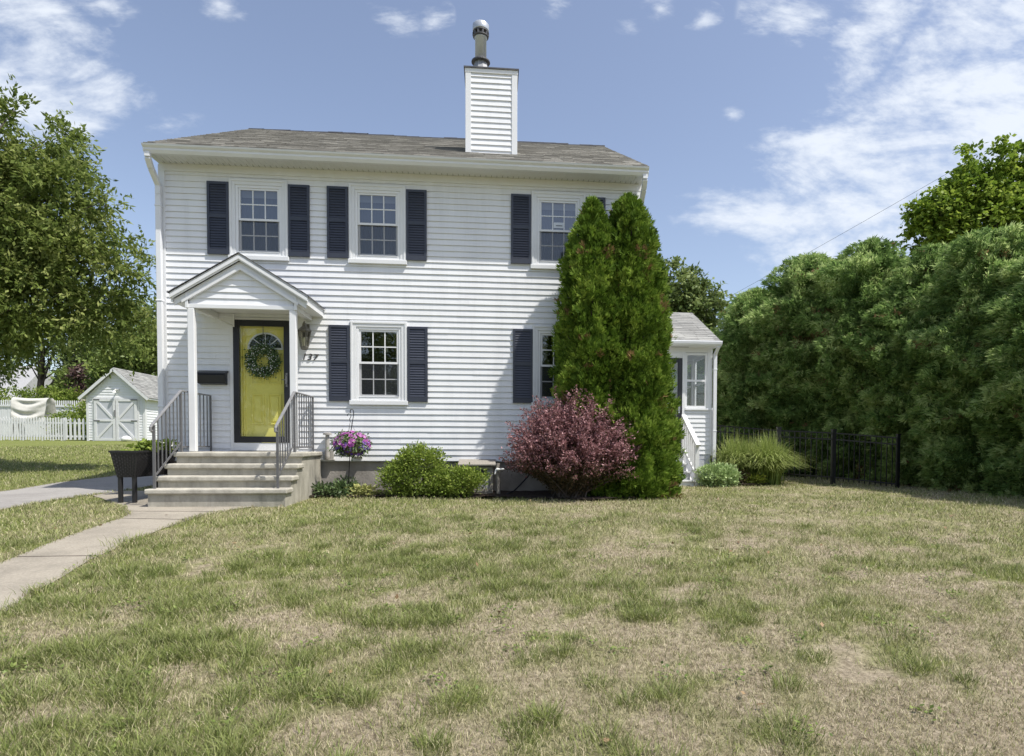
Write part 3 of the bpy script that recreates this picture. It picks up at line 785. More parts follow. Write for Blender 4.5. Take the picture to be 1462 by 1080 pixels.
def window(x0, x1, z0, z1, lower, idx):
    c = MB()
    frame_ring(c, x0, x1, z0, z1, 0.105, 0.105, 0.012, -0.034, 0.01)
    frame_ring(c, x0 + 0.012, x1 - 0.012, z0 + 0.001, z1 - 0.012, 0.035, 0.035, 0.01, -0.046, -0.0345)
    win = c.build('window', 'trim', house, bevel=0.004)
    sl = MB(); sl.box(x0 - 0.012, x1 + 0.012, -0.062, 0.01, z0 - 0.075, z0 - 0.001); sl.build('sill', 'trim', win, bevel=0.006)
    fx0, fx1, fz0, fz1 = x0 + 0.106, x1 - 0.106, z0 + 0.0125, z1 - 0.106
    f = MB(); frame_ring(f, fx0, fx1, fz0, fz1, 0.045, 0.045, 0.05, -0.022, 0.07)
    f.box(fx0 + 0.046, fx1 - 0.046, -0.03, 0.05, fz0 + 0.051, fz0 + 0.062)
    f.build('frame', 'vinyl', win, bevel=0.004)
    gx0, gx1, gz0, gz1 = fx0 + 0.047, fx1 - 0.047, fz0 + 0.063, fz1 - 0.047
    mid = (gz0 + gz1) / 2 + 0.01
    for nm, a, b, y0, y1 in (('upper', mid - 0.02, gz1, -0.008, 0.018), ('lower', gz0, mid + 0.02, 0.022, 0.048)):
        sm = MB(); frame_ring(sm, gx0, gx1, a, b, 0.032, 0.032, 0.036, y0, y1)
        ym = (y0 + y1) / 2
        ix0, ix1, iz0, iz1 = gx0 + 0.032, gx1 - 0.032, a + 0.036, b - 0.032
        for k in (1, 2):
            xm = ix0 + (ix1 - ix0) * k / 3; sm.box(xm - 0.009, xm + 0.009, ym - 0.007, ym + 0.006, iz0, iz1)
        zm = (iz0 + iz1) / 2
        for k in range(3):
            xa = ix0 + (ix1 - ix0) * k / 3 + (0.009 if k else 0); xb = ix0 + (ix1 - ix0) * (k + 1) / 3 - (0.009 if k < 2 else 0)
            sm.box(xa, xb, ym - 0.0065, ym + 0.0055, zm - 0.009, zm + 0.009)
        so = sm.build('sash', 'vinyl', win)
        so['label'] = nm + ' sash with six panes'
        pm = MB(); pm.add([(ix0, ym + 0.001, iz0), (ix1, ym + 0.001, iz0), (ix1, ym + 0.001, iz1), (ix0, ym + 0.001, iz1)], [(0, 1, 2, 3)])
        pm.build('pane', 'glass', win)
        if nm == 'lower':
            sc_ = MB(); sc_.add([(gx0, -0.004, a + 0.0), (gx1, -0.004, a), (gx1, -0.004, b - 0.03), (gx0, -0.004, b - 0.03)], [(0, 1, 2, 3)])
            sc_.build('insect_screen', 'screen', win)
    if not lower:
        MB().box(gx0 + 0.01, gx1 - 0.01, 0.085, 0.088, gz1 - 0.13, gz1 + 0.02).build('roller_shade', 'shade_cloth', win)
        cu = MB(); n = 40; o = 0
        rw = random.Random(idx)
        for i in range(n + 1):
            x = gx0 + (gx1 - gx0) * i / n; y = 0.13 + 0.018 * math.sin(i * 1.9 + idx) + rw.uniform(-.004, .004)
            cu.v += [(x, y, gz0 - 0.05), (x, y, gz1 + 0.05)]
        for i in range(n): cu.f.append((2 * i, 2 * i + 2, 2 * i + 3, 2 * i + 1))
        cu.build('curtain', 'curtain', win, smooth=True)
    else:
        MB().box(gx0 + 0.01, gx1 - 0.01, 0.085, 0.089, gz1 - 0.035, gz1 + 0.02).build('roller_shade', 'shade_cloth', win)
    if idx == 2:
        st = MB(); xm = gx0 + (gx1 - gx0) * 0.52; st.box(xm - 0.10, xm + 0.10, -0.0012, 0.0022, mid + 0.05, mid + 0.15); st.build('window_sticker', 'sticker', win)
        st = MB(); st.box(xm - 0.06, xm + 0.06, -0.002, -0.0013, mid + 0.085, mid + 0.1); st.build('sticker_print', 'shutter', win)


ms, nt_, N_, L_, b_ = nodes_of('screen')
N_.remove(b_)
tr_ = N_.new('ShaderNodeBsdfTransparent'); df_ = N_.new('ShaderNodeBsdfDiffuse'); df_.inputs[0].default_value = (0.07, 0.075, 0.085, 1)
mx_ = N_.new('ShaderNodeMixShader'); mx_.inputs[0].default_value = 0.30
L_.new(tr_.outputs[0], mx_.inputs[1]); L_.new(df_.outputs[0], mx_.inputs[2]); L_.new(mx_.outputs[0], N_['Material Output'].inputs[0])
MATS['screen'] = ms
for i, (a, b, c, d, lw) in enumerate(WINS): window(a, b, c, d, lw, i)


def shutter_mesh(wd, h):
    m = MB(); y0, y1 = -0.045, -0.017
    st = 0.042
    frame_ring(m, 0, wd, 0, h, st, 0.045, 0.085, y0, y1)
    zm = h * 0.53
    m.box(st, wd - st, y0, y1, zm - 0.035, zm + 0.035)
    for a, b in ((0.086, zm - 0.036), (zm + 0.036, h - 0.046)):
        n = int((b - a) / 0.044)
        for i in range(n):
            z = a + (b - a) * (i + 0.5) / n; p = (b - a) / n
            m.add([(st, y0 + 0.007, z - p * 0.36), (wd - st, y0 + 0.007, z - p * 0.36), (wd - st, y0 + 0.019, z + p * 0.5), (st, y0 + 0.019, z + p * 0.5),
                   (st, y0 + 0.019, z - p * 0.5), (wd - st, y0 + 0.019, z - p * 0.5)], [(0, 1, 2, 3), (4, 5, 1, 0)])
    m.box(st, wd - st, y1 - 0.0015, y1 - 0.0005, 0.086, h - 0.046)
    return m


protos = {}
for x, lw in ((-4.886, 0), (-3.54, 0), (-2.888, 0), (-1.528, 0), (0.321, 0), (1.677, 0), (-2.872, 1), (-1.515, 1), (0.362, 1), (1.702, 1)):
    z, h = ((4.245, 1.236), (1.743, 1.333))[lw]
    if lw not in protos:
        o = shutter_mesh(0.357, h).build('shutter', 'shutter', house); protos[lw] = o
    else:
        o = protos[lw].copy(); COL.objects.link(o)
    o.location = (x, 0, z - house.location.z)

# ------------------------------------------------------------------ front door
dc = MB()
dc.box(DOOR[0], DOOR[0] + 0.06, -0.034, 0.02, 0.86, 3.17); dc.box(DOOR[1] - 0.06, DOOR[1], -0.034, 0.02, 0.86, 3.17)
dc.box(DOOR[0] + 0.06, DOOR[1] - 0.06, -0.034, 0.02, 3.13, 3.17)
dc.box(DOOR[0] + 0.0605, DOOR[1] - 0.0605, -0.045, 0.03, 0.862, 1.0)
dcase = dc.build('front_door', 'trim', house, bevel=0.004)
sd = MB()
frame_ring(sd, -4.478, -3.532, 1.005, 3.128, 0.10, 0.105, 0.105, -0.055, -0.018)
sd.build('storm_door', 'black_paint', dcase, bevel=0.004)
MB().add([(-4.378, -0.035, 1.11), (-3.632, -0.035, 1.11), (-3.632, -0.035, 3.023), (-4.378, -0.035, 3.023)], [(0, 1, 2, 3)]).build('storm_pane', 'glass_clear', dcase)
dl = MB(); DX0, DX1 = -4.47, -3.53
dl.box(DX0, DX1, 0.04, 0.08, 0.9, 3.10)
xm = (-4.33 + -3.60) / 2
for a, b, c, d in ((-4.21, -3.995, 1.32, 1.86), (-3.935, -3.70, 1.32, 1.86), (-4.21, -3.995, 2.03, 2.42), (-3.935, -3.70, 2.03, 2.42)):
    frame_ring(dl, a, b, c, d, 0.024, 0.024, 0.024, 0.022, 0.041)
    dl.box(a + 0.055, b - 0.055, 0.026, 0.041, c + 0.055, d - 0.055)
dl.build('door_leaf', 'yellow_paint', dcase, bevel=0.005)
js = MB(); js.box(-4.33, -4.31, 0.02, 0.0395, 1.08, 3.05); js.box(-4.372, -4.352, 0.0, 0.0395, 1.08, 3.05); js.build('door_jamb', 'yellow_paint', dcase)
# fan light: half ellipse with spokes
FX, FZ, FR = -3.965, 2.645, 0.30
fl = MB(); n = 24
ring = [(FX + FR * math.cos(math.pi * i / n), FZ + FR * 0.95 * math.sin(math.pi * i / n)) for i in range(n + 1)]
rin = [(FX + (FR - 0.03) * math.cos(math.pi * i / n), FZ + 0.018 + (FR * 0.95 - 0.045) * math.sin(math.pi * i / n)) for i in range(n + 1)]
for i in range(n):
    a, b, c, d = ring[i], ring[i + 1], rin[i + 1], rin[i]
    fl.add([(p[0], 0.022, p[1]) for p in (a, b, c, d)] + [(p[0], 0.0405, p[1]) for p in (a, b, c, d)], [(3, 2, 1, 0), (4, 5, 6, 7), (0, 1, 5, 4), (2, 3, 7, 6)])
fl.box(FX - FR, FX + FR, 0.0225, 0.0403, FZ - 0.012, FZ + 0.018)
for ang in (42, 90, 138):
    fl.bar((FX + 0.05 * math.cos(R(ang)), 0.030, FZ + 0.05 * math.sin(R(ang))), (FX + (FR - 0.02) * math.cos(R(ang)), 0.030, FZ + (FR - 0.03) * 0.97 * math.sin(R(ang))), 0.013, 0.013)
fl.lathe([(0.06, -0.0), (0.06, 0.012)], (FX, 0.03, FZ + 0.018), 12)
fl.build('fanlight_frame', 'vinyl', dcase)
fg = MB(); fg.add([(p[0], 0.0385, p[1]) for p in rin], [tuple(range(n + 1))[::-1]]); fg.build('fanlight_pane', 'fan_glass', dcase) if False else None
mat('fan_glass', (0.012, 0.022, 0.014), 0.1, 0.6, 14, spec=0.3)
fg.build('fanlight_pane', 'fan_glass', dcase)
hd = MB(); hd.tube([(-3.585, -0.06, 2.02), (-3.585, -0.10, 2.03), (-3.585, -0.10, 2.17), (-3.585, -0.06, 2.18)], 0.011, 8); hd.box(-3.60, -3.57, -0.062, -0.052, 1.98, 2.22)
hd.tube([(-3.60, -0.075, 2.1), (-3.66, -0.08, 2.1)], 0.008, 6)
hd.build('door_handle', 'iron_light', dcase)

# house number, slanting figures
cu = bpy.data.curves.new('house_number', 'FONT'); cu.body = '137'; cu.size = 0.165; cu.shear = 0.22; cu.extrude = 0.006; cu.space_character = 1.15
ho = bpy.data.objects.new('house_number', cu); COL.objects.link(ho); cu.materials.append(MATS['numeral'])
ho.location = (-3.345, -0.022, 2.462); ho.rotation_euler = (R(90), R(3), 0)
bpy.context.view_layer.update()
hm = bpy.data.meshes.new_from_object(ho.evaluated_get(bpy.context.evaluated_depsgraph_get()))
hl, hr = ho.location.copy(), ho.rotation_euler.copy(); bpy.data.objects.remove(ho)
ho = link('house_number', hm, None); ho.location = hl; ho.rotation_euler = hr
tag(ho, 'dark slanted house number 137 on the white siding beside the entry', 'house number')

# ------------------------------------------------------------------ entry portico
PY0 = -1.0
AP, TIPZ, PXL, PXR, PXC = 4.0, 3.355, -5.05, -2.955, -4.003
sl_ = (AP - TIPZ) / (PXR - PXC)
pr = MB()
for sgn, xt in ((-1, PXL), (1, PXR)):
    pr.prism([(PXC, AP), (xt, TIPZ), (xt - sgn * 0.0, TIPZ - 0.03), (PXC, AP - 0.035)], PY0, -0.0165, lambda p, y: (p[0], y, p[1]))
prf = pr.build('portico_roof', 'trim', house)
shl = MB()
for sgn, xt in ((-1, PXL - 0.025), (1, PXR + 0.025)):
    n = 9
    for i in range(n):
        t0, t1 = i / n, (i + 1) / n
        xa, xb = PXC + (xt - PXC) * t0, PXC + (xt - PXC) * t1; za, zb = AP + 0.006 - (AP - TIPZ) * t0, AP + 0.012 - (AP - TIPZ) * 1.02 * t1
        shl.add([(xa, PY0 - 0.03, za), (xb, PY0 - 0.03, zb), (xb, -0.017, zb), (xa, -0.017, za), (xb, PY0 - 0.03, zb - 0.012), (xb, -0.017, zb - 0.012), (xa, PY0 - 0.03, za - 0.012)],
                [(0, 1, 2, 3), (1, 4, 5, 2), (0, 6, 4, 1)])
shl.build('portico_shingles', 'cap_metal', prf)


def rake(mb, off, hgt, y0, y1, over=0.0):
    for sgn, xt in ((-1, PXL - over), (1, PXR + over)):
        zt = AP - abs(xt - PXC) * sl_
        poly = [(PXC, AP - off), (xt, zt - off), (xt, zt - off - hgt), (PXC, AP - off - hgt)]
        mb.prism(poly, y0, y1, lambda p, y: (p[0], y, p[1]))


rb = MB()
rake(rb, 0.036, 0.055, PY0 - 0.02, PY0 + 0.02); rake(rb, 0.092, 0.022, PY0 - 0.004, PY0 + 0.012, -0.02); rake(rb, 0.115, 0.10, PY0 + 0.05, PY0 + 0.075, -0.04)
rake(rb, 0.20, 0.05, PY0 + 0.03, PY0 + 0.085, -0.16)
for sgn, xt in ((-1, PXL + 0.02), (1, PXR - 0.02)):       # eave fascia
    rb.box(xt - 0.012, xt + 0.012, PY0 + 0.021, -0.018, TIPZ - 0.14, TIPZ - 0.02)
    rb.box(min(xt + 0.012, xt - sgn * 0.22), max(xt - 0.012, xt - sgn * 0.22), PY0 + 0.09, -0.018, TIPZ - 0.142, TIPZ - 0.122)   # eave soffit
rb.build('rake_trim', 'trim', prf)
pw = MB()
siding(pw, -4.80, -3.20, 3.20, 3.80, [], lambda s, n, z: (s, PY0 + 0.10 - n, z), expo=0.1, clip=lambda z: (PXC - max(0, (AP - 0.21 - z) / sl_), PXC + max(0, (AP - 0.21 - z) / sl_)), seed=12)
pw.build('pediment', 'siding', house)
bm_ = MB(); bm_.box(-4.83, -3.15, PY0 + 0.06, PY0 + 0.13, 3.135, 3.20)
bm_.box(-4.83, -4.72, PY0 + 0.131, -0.0165, 3.14, 3.24); bm_.box(-3.26, -3.15, PY0 + 0.131, -0.0165, 3.14, 3.24)
bm_.box(-4.845, -4.80, PY0 + 0.04, PY0 + 0.0595, 3.13, 3.36); bm_.box(-3.18, -3.135, PY0 + 0.04, PY0 + 0.0595, 3.13, 3.36)
bm_.build('portico_beam', 'trim', house, bevel=0.004)
MB().box(-4.72, -3.26, PY0 + 0.131, -0.0165, 3.245, 3.265).build('portico_ceiling', 'soffit', house)
for xa in (-4.823, -3.262):
    p = MB(); p.box(xa, xa + 0.105, PY0 + 0.06, PY0 + 0.15, 0.856, 3.134)
    p.build('portico_post', 'trim', house, bevel=0.01)
br = MB(); br.bar((-4.46, -0.06, 3.22), (-4.46, -0.06, 3.0), 0.025, 0.025); br.bar((-4.75, -0.82, 3.15), (-4.475, -0.075, 3.02), 0.022, 0.022)
br.build('portico_brace', 'trim', house)
fl_ = MB(); fl_.lathe([(0.03, 0), (0.045, 0.02), (0.045, 0.07), (0.03, 0.08)], (-3.10, PY0 + 0.2, 3.215), 12); fl_.tube([(-3.10, PY0 + 0.2, 3.29), (-3.13, PY0 + 0.22, 3.34)], 0.012, 6)
tag(fl_.build('floodlight', 'cap_metal'), 'small dark floodlight under the right eave of the entry roof', 'light')
cable = None

# ------------------------------------------------------------------ chimney
CX0, CX1, CY0, CY1 = -0.497, 0.432, 0.6, 1.25
ch = MB(); CT = 7.93
siding(ch, CX0 + 0.03, CX1 - 0.03, 6.2, CT, [], lambda s, n, z: (s, CY0 - n, z), seed=21)
siding(ch, CY0, CY1, 6.2, CT, [], lambda s, n, z: (CX0 - n, s, z), seed=22)
siding(ch, CY0, CY1, 6.2, CT, [], lambda s, n, z: (CX1 + n, s, z), seed=23)
siding(ch, CX0, CX1, 6.2, CT, [], lambda s, n, z: (s, CY1 + n, z), seed=24)
chim = ch.build('chimney', 'siding', house)
ct = MB()
for xa in (CX0 - 0.02, CX1 - 0.085):
    ct.box(xa, xa + 0.105, CY0 - 0.024, CY0 + 0.06, 6.3, CT - 0.001)
ct.box(CX0 - 0.03, CX1 + 0.03, CY0 - 0.03, CY1 + 0.03, CT, CT + 0.075)
ct.box(CX0 + 0.085, CX1 - 0.0855, CY0 - 0.02, CY0 + 0.02, 6.3, 6.43)
ct.build('chimney_trim', 'trim', chim, bevel=0.004)
cc = MB()
cc.add([(CX0 - 0.05, CY0 - 0.05, CT + 0.076), (CX1 + 0.05, CY0 - 0.05, CT + 0.076), (CX1 + 0.05, CY1 + 0.05, CT + 0.076), (CX0 - 0.05, CY1 + 0.05, CT + 0.076),
        (CX0 - 0.05, CY0 - 0.05, CT + 0.10), (CX1 + 0.05, CY0 - 0.05, CT + 0.10), (CX1 + 0.05, CY1 + 0.05, CT + 0.10), (CX0 - 0.05, CY1 + 0.05, CT + 0.10), (-0.03, 0.92, CT + 0.15)],
       [(0, 1, 5, 4), (1, 2, 6, 5), (2, 3, 7, 6), (3, 0, 4, 7), (4, 5, 8), (5, 6, 8), (6, 7, 8), (7, 4, 8), (3, 2, 1, 0)])
cc.build('chimney_cap', 'cap_metal', chim)
fx, fy = -0.238, 0.9
f0 = CT + 0.10
MB().lathe([(0.185, 0), (0.18, 0.03), (0.125, 0.25), (0.12, 0.27)], (fx, fy, f0), 10).build('flue_cone', 'lead', chim)
MB().lathe([(0.10, 0.262), (0.178, 0.268), (0.178, 0.29), (0.12, 0.335), (0.10, 0.34)], (fx, fy, f0), 24).build('storm_collar', 'cap_metal', chim, smooth=False)
MB().lathe([(0.108, 0.33), (0.108, 0.72), (0.12, 0.725), (0.12, 0.74)], (fx, fy, f0), 24).build('flue_pipe', 'steel', chim, smooth=True)
cpm = MB(); cpm.lathe([(0.13, 0.74), (0.15, 0.75), (0.15, 0.765), (0.10, 0.77), (0.10, 0.83), (0.15, 0.835), (0.15, 0.855)], (fx, fy, f0), 24)
for k in range(10):
    a = k * 0.628; cpm.bar((fx + 0.14 * math.cos(a), fy + 0.14 * math.sin(a), f0 + 0.765), (fx + 0.14 * math.cos(a), fy + 0.14 * math.sin(a), f0 + 0.84), 0.035, 0.01)
cpm.build('flue_vent', 'cap_metal', chim)
MB().lathe([(0.152, 0.856), (0.156, 0.87), (0.156, 0.97), (0.13, 1.0), (0.02, 1.01)], (fx, fy, f0), 24).build('flue_cap', 'steel', chim, smooth=True)

# ------------------------------------------------------------------ entry steps with railings
steps = thing('entry_steps', 'concrete entry steps with two grey iron railings below the yellow door', 'steps', (-3.97, -1.0, 0.08))
SX0, SX1 = -4.92, -3.02
STEP = [(-1.97, 0.30), (-1.69, 0.47), (-1.41, 0.645), (-1.13, 0.82)]
sb_ = MB()
for i, (y, zt) in enumerate(STEP):
    ynext = STEP[i + 1][0] if i < 3 else 0.0
    zb = 0.0 if i == 0 else STEP[i - 1][1] - 0.05
    sb_.box(SX0, SX1, y, -0.02 if i == 3 else -0.03, zb, zt - 0.011) if False else None
for i, (y, zt) in enumerate(STEP):
    y1 = STEP[i + 1][0] if i < 3 else -0.016
    sb_.box(SX0, SX1, y + 0.0, y1, -0.05, zt - 0.045)
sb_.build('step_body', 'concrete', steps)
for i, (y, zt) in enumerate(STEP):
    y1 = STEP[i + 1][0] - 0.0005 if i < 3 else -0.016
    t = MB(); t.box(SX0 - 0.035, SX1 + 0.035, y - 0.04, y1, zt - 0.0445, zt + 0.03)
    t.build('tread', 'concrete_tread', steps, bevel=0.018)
ZL = 0.85


def railing(x, wallx):
    r = MB(); yl, yb = -1.10, -1.90
    zt = 1.80; zb_ = 1.245
    r.box(x - 0.016, x + 0.016, yb - 0.016, yb + 0.016, 0.33, zb_)           # newel on the lowest tread
    r.box(x - 0.016, x + 0.016, yl - 0.016, yl + 0.016, ZL, zt)
    r.box(wallx - 0.013, wallx + 0.013, -0.065, -0.039, ZL, zt - 0.0)
    r.bar((x, yb, 0.50), (x, yl, 1.0), 0.012, 0.028)
    r.bar((x, yl, 0.99), (x, -0.05, 0.99), 0.012, 0.028) if False else r.bar((x, yl, 0.93), (x, -0.05, 0.93), 0.012, 0.028)
    o = r.build('railing', 'iron', steps)
    h = MB(); h.bar((x, yb - 0.05, zb_ + 0.0), (x, yl + 0.01, zt + 0.01), 0.042, 0.022); h.bar((x, yl, zt + 0.01), (x, -0.045, zt + 0.01), 0.036, 0.022)
    h.tube([(x, yb - 0.04, zb_ + 0.0), (x, yb - 0.085, zb_ - 0.03), (x, yb - 0.085, zb_ - 0.075), (x, yb - 0.045, zb_ - 0.085)], 0.02, 8)
    h.build('handrail', 'iron_light', o, bevel=0.004)
    for k in range(1, 7):
        t = k / 7; y = yb + (yl - yb) * t
        b = MB(); b.box(x - 0.007, x + 0.007, y - 0.007, y + 0.007, 0.50 + 0.5 * t, zb_ + (zt - zb_) * t); b.build('baluster', 'iron', o)
    for k in range(1, 8):
        t = k / 8; y = yl + (-0.05 - yl) * t
        b = MB(); b.box(x - 0.007, x + 0.007, y - 0.007, y + 0.007, 0.93, zt); b.build('baluster', 'iron', o)


railing(-3.145, -3.145)
railing(-4.862, -4.862)

# ------------------------------------------------------------------ wreath, mailbox, lantern
wr = thing('wreath', 'round green wreath with small white flowers hanging on the yellow door', 'wreath', (-3.985, -0.01, 2.42))
WX, WZ = -3.985, 2.425
n = 2600; rg = np.random.default_rng(5)
a = rg.random(n) * 2 * np.pi; rr_ = 0.20 + rg.normal(size=n) * 0.048; yy = -0.035 + rg.normal(size=n) * 0.022
Pw = np.stack([WX + rr_ * np.cos(a), np.minimum(yy, 0.015), WZ + rr_ * np.sin(a)], 1)
A = norm(np.stack([np.cos(a + 0.9), -0.5 * np.ones(n), np.sin(a + 0.9)], 1) + rg.normal(size=(n, 3)) * 0.7)
leaves(Pw, A, norm(np.cross(A, rand_dirs(n, rg))), 0.045, 0.022, 'foliage', 'leaf_wreath', wr, rg.random(n))
n = 130; a = rg.random(n) * 2 * np.pi; rr_ = 0.20 + rg.normal(size=n) * 0.05
Pw = np.stack([WX + rr_ * np.cos(a), -0.075 - rg.random(n) * 0.02, WZ + rr_ * np.sin(a)], 1)
A = norm(np.stack([rg.normal(size=n), -0.3 * np.ones(n), rg.normal(size=n)], 1))
tag(leaves(Pw, A, norm(np.cross(A, np.array([[0, -1, 0.2]]))), 0.02, 0.017, 'flowers', 'petal_white', wr, rg.random(n)), kind='stuff')
wb = MB(); wb.tube([(WX + 0.2 * math.cos(t * 0.2618), -0.02, WZ + 0.2 * math.sin(t * 0.2618)) for t in range(25)], 0.03, 8); wb.build('wreath_base', 'bark', wr)
MB().tube([(WX, -0.02, WZ + 0.2), (WX, -0.02, 3.02)], 0.006, 6).build('hook', 'cap_metal', wr)

mb_ = thing('mailbox', 'black metal wall mailbox left of the yellow door', 'mailbox', (-4.81, -0.02, 2.0))
m = MB(); m.prism([(-0.016, 2.0), (-0.13, 2.02), (-0.15, 2.17), (-0.016, 2.21)], -5.045, -4.585, lambda p, x: (x, p[0], p[1])); m.build('mailbox_body', 'black_paint', mb_, bevel=0.012)
m = MB(); m.prism([(-0.016, 2.212), (-0.158, 2.172), (-0.168, 2.178), (-0.16, 2.20), (-0.016, 2.245)], -5.06, -4.57, lambda p, x: (x, p[0], p[1])); m.build('mailbox_lid', 'black_paint', mb_, bevel=0.005)

ln = thing('wall_lantern', 'old metal wall lantern with glass panes right of the entry', 'lantern', (-3.27, -0.02, 2.9))
lx, ly = -3.245, -0.17
m = MB(); m.lathe([(0.055, 0), (0.055, 0.02)], (0, 0, 0), 12)
m = MB(); m.box(-3.31, -3.20, -0.03, -0.014, 2.86, 3.08); m.tube([(-3.255, -0.03, 2.98), (-3.255, -0.12, 3.0), (-3.27, -0.16, 3.06), (lx, ly, 3.10), (lx, ly, 3.06)], 0.011, 8)
m.tube([(-3.255, -0.03, 2.92), (-3.255, -0.10, 2.85), (-3.25, -0.09, 2.78), (-3.235, -0.04, 2.78)], 0.007, 6)
m.build('lantern_arm', 'lamp_metal', ln)
m = MB(); m.lathe([(0.02, 0.33), (0.028, 0.32), (0.03, 0.29), (0.09, 0.24), (0.098, 0.225), (0.098, 0.215), (0.085, 0.212)], (lx, ly, 2.74), 6); m.lathe([(0.03, 0), (0.048, 0.012), (0.055, 0.04), (0.05, 0.045)], (lx, ly, 2.70), 6)
for k in range(6):
    a = k * math.pi / 3; m.bar((lx + 0.05 * math.cos(a), ly + 0.05 * math.sin(a), 2.742), (lx + 0.086 * math.cos(a), ly + 0.086 * math.sin(a), 2.955), 0.01)
m.build('lantern_cage', 'lamp_metal', ln)
MB().lathe([(0.046, 0.0), (0.08, 0.212)], (lx, ly, 2.742), 6).build('lantern_pane', 'lamp_glass', ln)
MB().lathe([(0.012, 0), (0.014, 0.05), (0.02, 0.08), (0.012, 0.11)], (lx, ly, 2.76), 8).build('bulb', 'plastic_white', ln)
for ch_ in [q for q in bpy.data.objects if q.parent == ln]:
    if ch_.name.split('.')[0] != 'lantern_arm':
        k_ = 1.25; c_ = Vector((lx, ly, 3.06)); ch_.data.transform(Matrix.Translation(c_) @ Matrix.Scale(k_, 4) @ Matrix.Translation(-c_))

# ================================================================== side porch
porch = thing('side_porch', 'white glazed side porch with grey shingle roof right of the house', 'porch', (3.85, 2.6, 0.12))
PX0, PX1, PYF, PYB = 2.71, 5.0, 2.6, 6.2
pw = MB()
PDOOR = (3.42, 4.30); PWIN = (4.37, 4.885)
siding(pw, 2.72, 4.99, 0.78, 1.79, [(3.36, 4.34, 0.6, 2)], lambda s, n, z: (s, PYF - n, z), seed=31)
siding(pw, PYF + 0.01, PYB, 0.78, 1.79, [], lambda s, n, z: (PX1 + n, s, z), seed=32)
siding(pw, 2.72, 4.99, 0.78, 1.79, [], lambda s, n, z: (s, PYB + n, z), seed=33)
pw.build('wall', 'siding', porch)
b = MB(); b.box(PX0 + 0.02, PX1 - 0.03, PYF + 0.06, PYB - 0.03, 0.08, 0.775); b.build('foundation', 'foundation', porch)
b = MB(); b.box(4.36, 4.985, PYF - 0.005, PYF + 0.055, 0.12, 0.775); b.build('skirt', 'door_panel_grey', porch)
b = MB()
b.box(PX1 - 0.115, PX1 + 0.002, PYF - 0.025, PYF + 0.09, 1.80, 3.17); b.box(PX1 - 0.03, PX1 + 0.018, PYF - 0.03, PYF + 0.03, 0.77, 1.79)
b.box(2.72, PX1 + 0.01, PYF - 0.02, PYF + 0.08, 3.10, 3.26); b.box(PX1 - 0.09, PX1 + 0.01, PYF + 0.0905, PYB, 3.10, 3.26); b.box(2.72, PX1 - 0.0905, PYB - 0.08, PYB, 3.10, 3.26)
b.box(4.30, 4.3695, PYF - 0.026, PYF + 0.06, 0.76, 3.0995); b.box(3.30, 3.42, PYF - 0.026, PYF + 0.06, 0.76, 3.0995); b.box(3.4205, 4.2995, PYF - 0.024, PYF + 0.06, 2.97, 3.0995)
b.box(4.37, 4.99, PYF - 0.045, PYF + 0.07, 1.785, 1.825); b.box(PX1 - 0.06, PX1 + 0.04, PYF + 0.0705, PYB, 1.785, 1.825); b.box(2.72, 4.94, PYB - 0.06, PYB + 0.03, 1.785, 1.825)
for y in (3.75, 4.95, PYB - 0.1): b.box(PX1 - 0.09, PX1 + 0.008, y, y + 0.1, 1.826, 3.0995)
for x in (2.75, 3.45, 4.2): b.box(x, x + 0.1, PYB - 0.08, PYB + 0.005, 1.826, 3.0995)
b.build('porch_frame', 'trim', porch, bevel=0.004)


def pwin(fn, s0, s1):
    m = MB(); frame_ring(m, s0, s1, 1.83, 3.09, 0.045, 0.05, 0.06, -0.01, 0.03); m.box(s0 + 0.045, s1 - 0.045, -0.015, 0.025, 2.44, 2.485)
    m.v = [fn(*p) for p in m.v]; o = m.build('window', 'vinyl', porch)
    q = MB(); q.add([fn(s0 + 0.045, 0.012, 1.89), fn(s1 - 0.045, 0.012, 1.89), fn(s1 - 0.045, 0.012, 3.04), fn(s0 + 0.045, 0.012, 3.04)], [(0, 1, 2, 3)]); q.build('pane', 'glass_clear', o)


pwin(lambda s, n, z: (s, PYF + n, z), 4.372, 4.883)
for a, c in ((2.70, 3.74), (3.86, 4.94), (5.06, 6.08)): pwin(lambda s, n, z: (PX1 - 0.01 - n, s, z), a, c)
for a, c in ((2.86, 3.44), (3.56, 4.19), (4.31, 4.9)): pwin(lambda s, n, z: (s, PYB - 0.01 - n, z), a, c)
b = MB(); frame_ring(b, 3.425, 4.295, 0.80, 2.965, 0.10, 0.10, 0.22, PYF - 0.035, PYF + 0.01); pd = b.build('porch_door', 'black_paint', porch, bevel=0.004)
MB().add([(3.52, PYF - 0.01, 1.02), (4.2, PYF - 0.01, 1.02), (4.2, PYF - 0.01, 2.87), (3.52, PYF - 0.01, 2.87)], [(0, 1, 2, 3)]).build('pane', 'glass_clear', pd)
b = MB(); b.tube([(4.225, PYF - 0.04, 1.78), (4.225, PYF - 0.08, 1.79), (4.225, PYF - 0.08, 1.95), (4.225, PYF - 0.04, 1.96)], 0.013, 8); b.box(4.205, 4.245, PYF - 0.042, PYF - 0.034, 1.72, 1.98); b.build('door_handle', 'steel', pd)
b = MB(); b.bar((4.02, PYF - 0.09, 3.22), (4.42, PYF - 0.09, 3.22), 0.03, 0.03); b.build('awning_bar', 'iron', porch)
prz0, prz1, pry0, pry1 = 3.33, 4.39, 2.34, 4.42
b = MB(); b.prism([(pry0, prz0 - 0.02), (pry1, prz1 - 0.02), (6.5, prz0 - 0.02), (6.5, prz0 - 0.12), (pry0 + 0.02, prz0 - 0.12)], 2.72, 5.07, lambda p, x: (x, p[0], p[1]))
pr2 = b.build('roof', 'trim', porch)
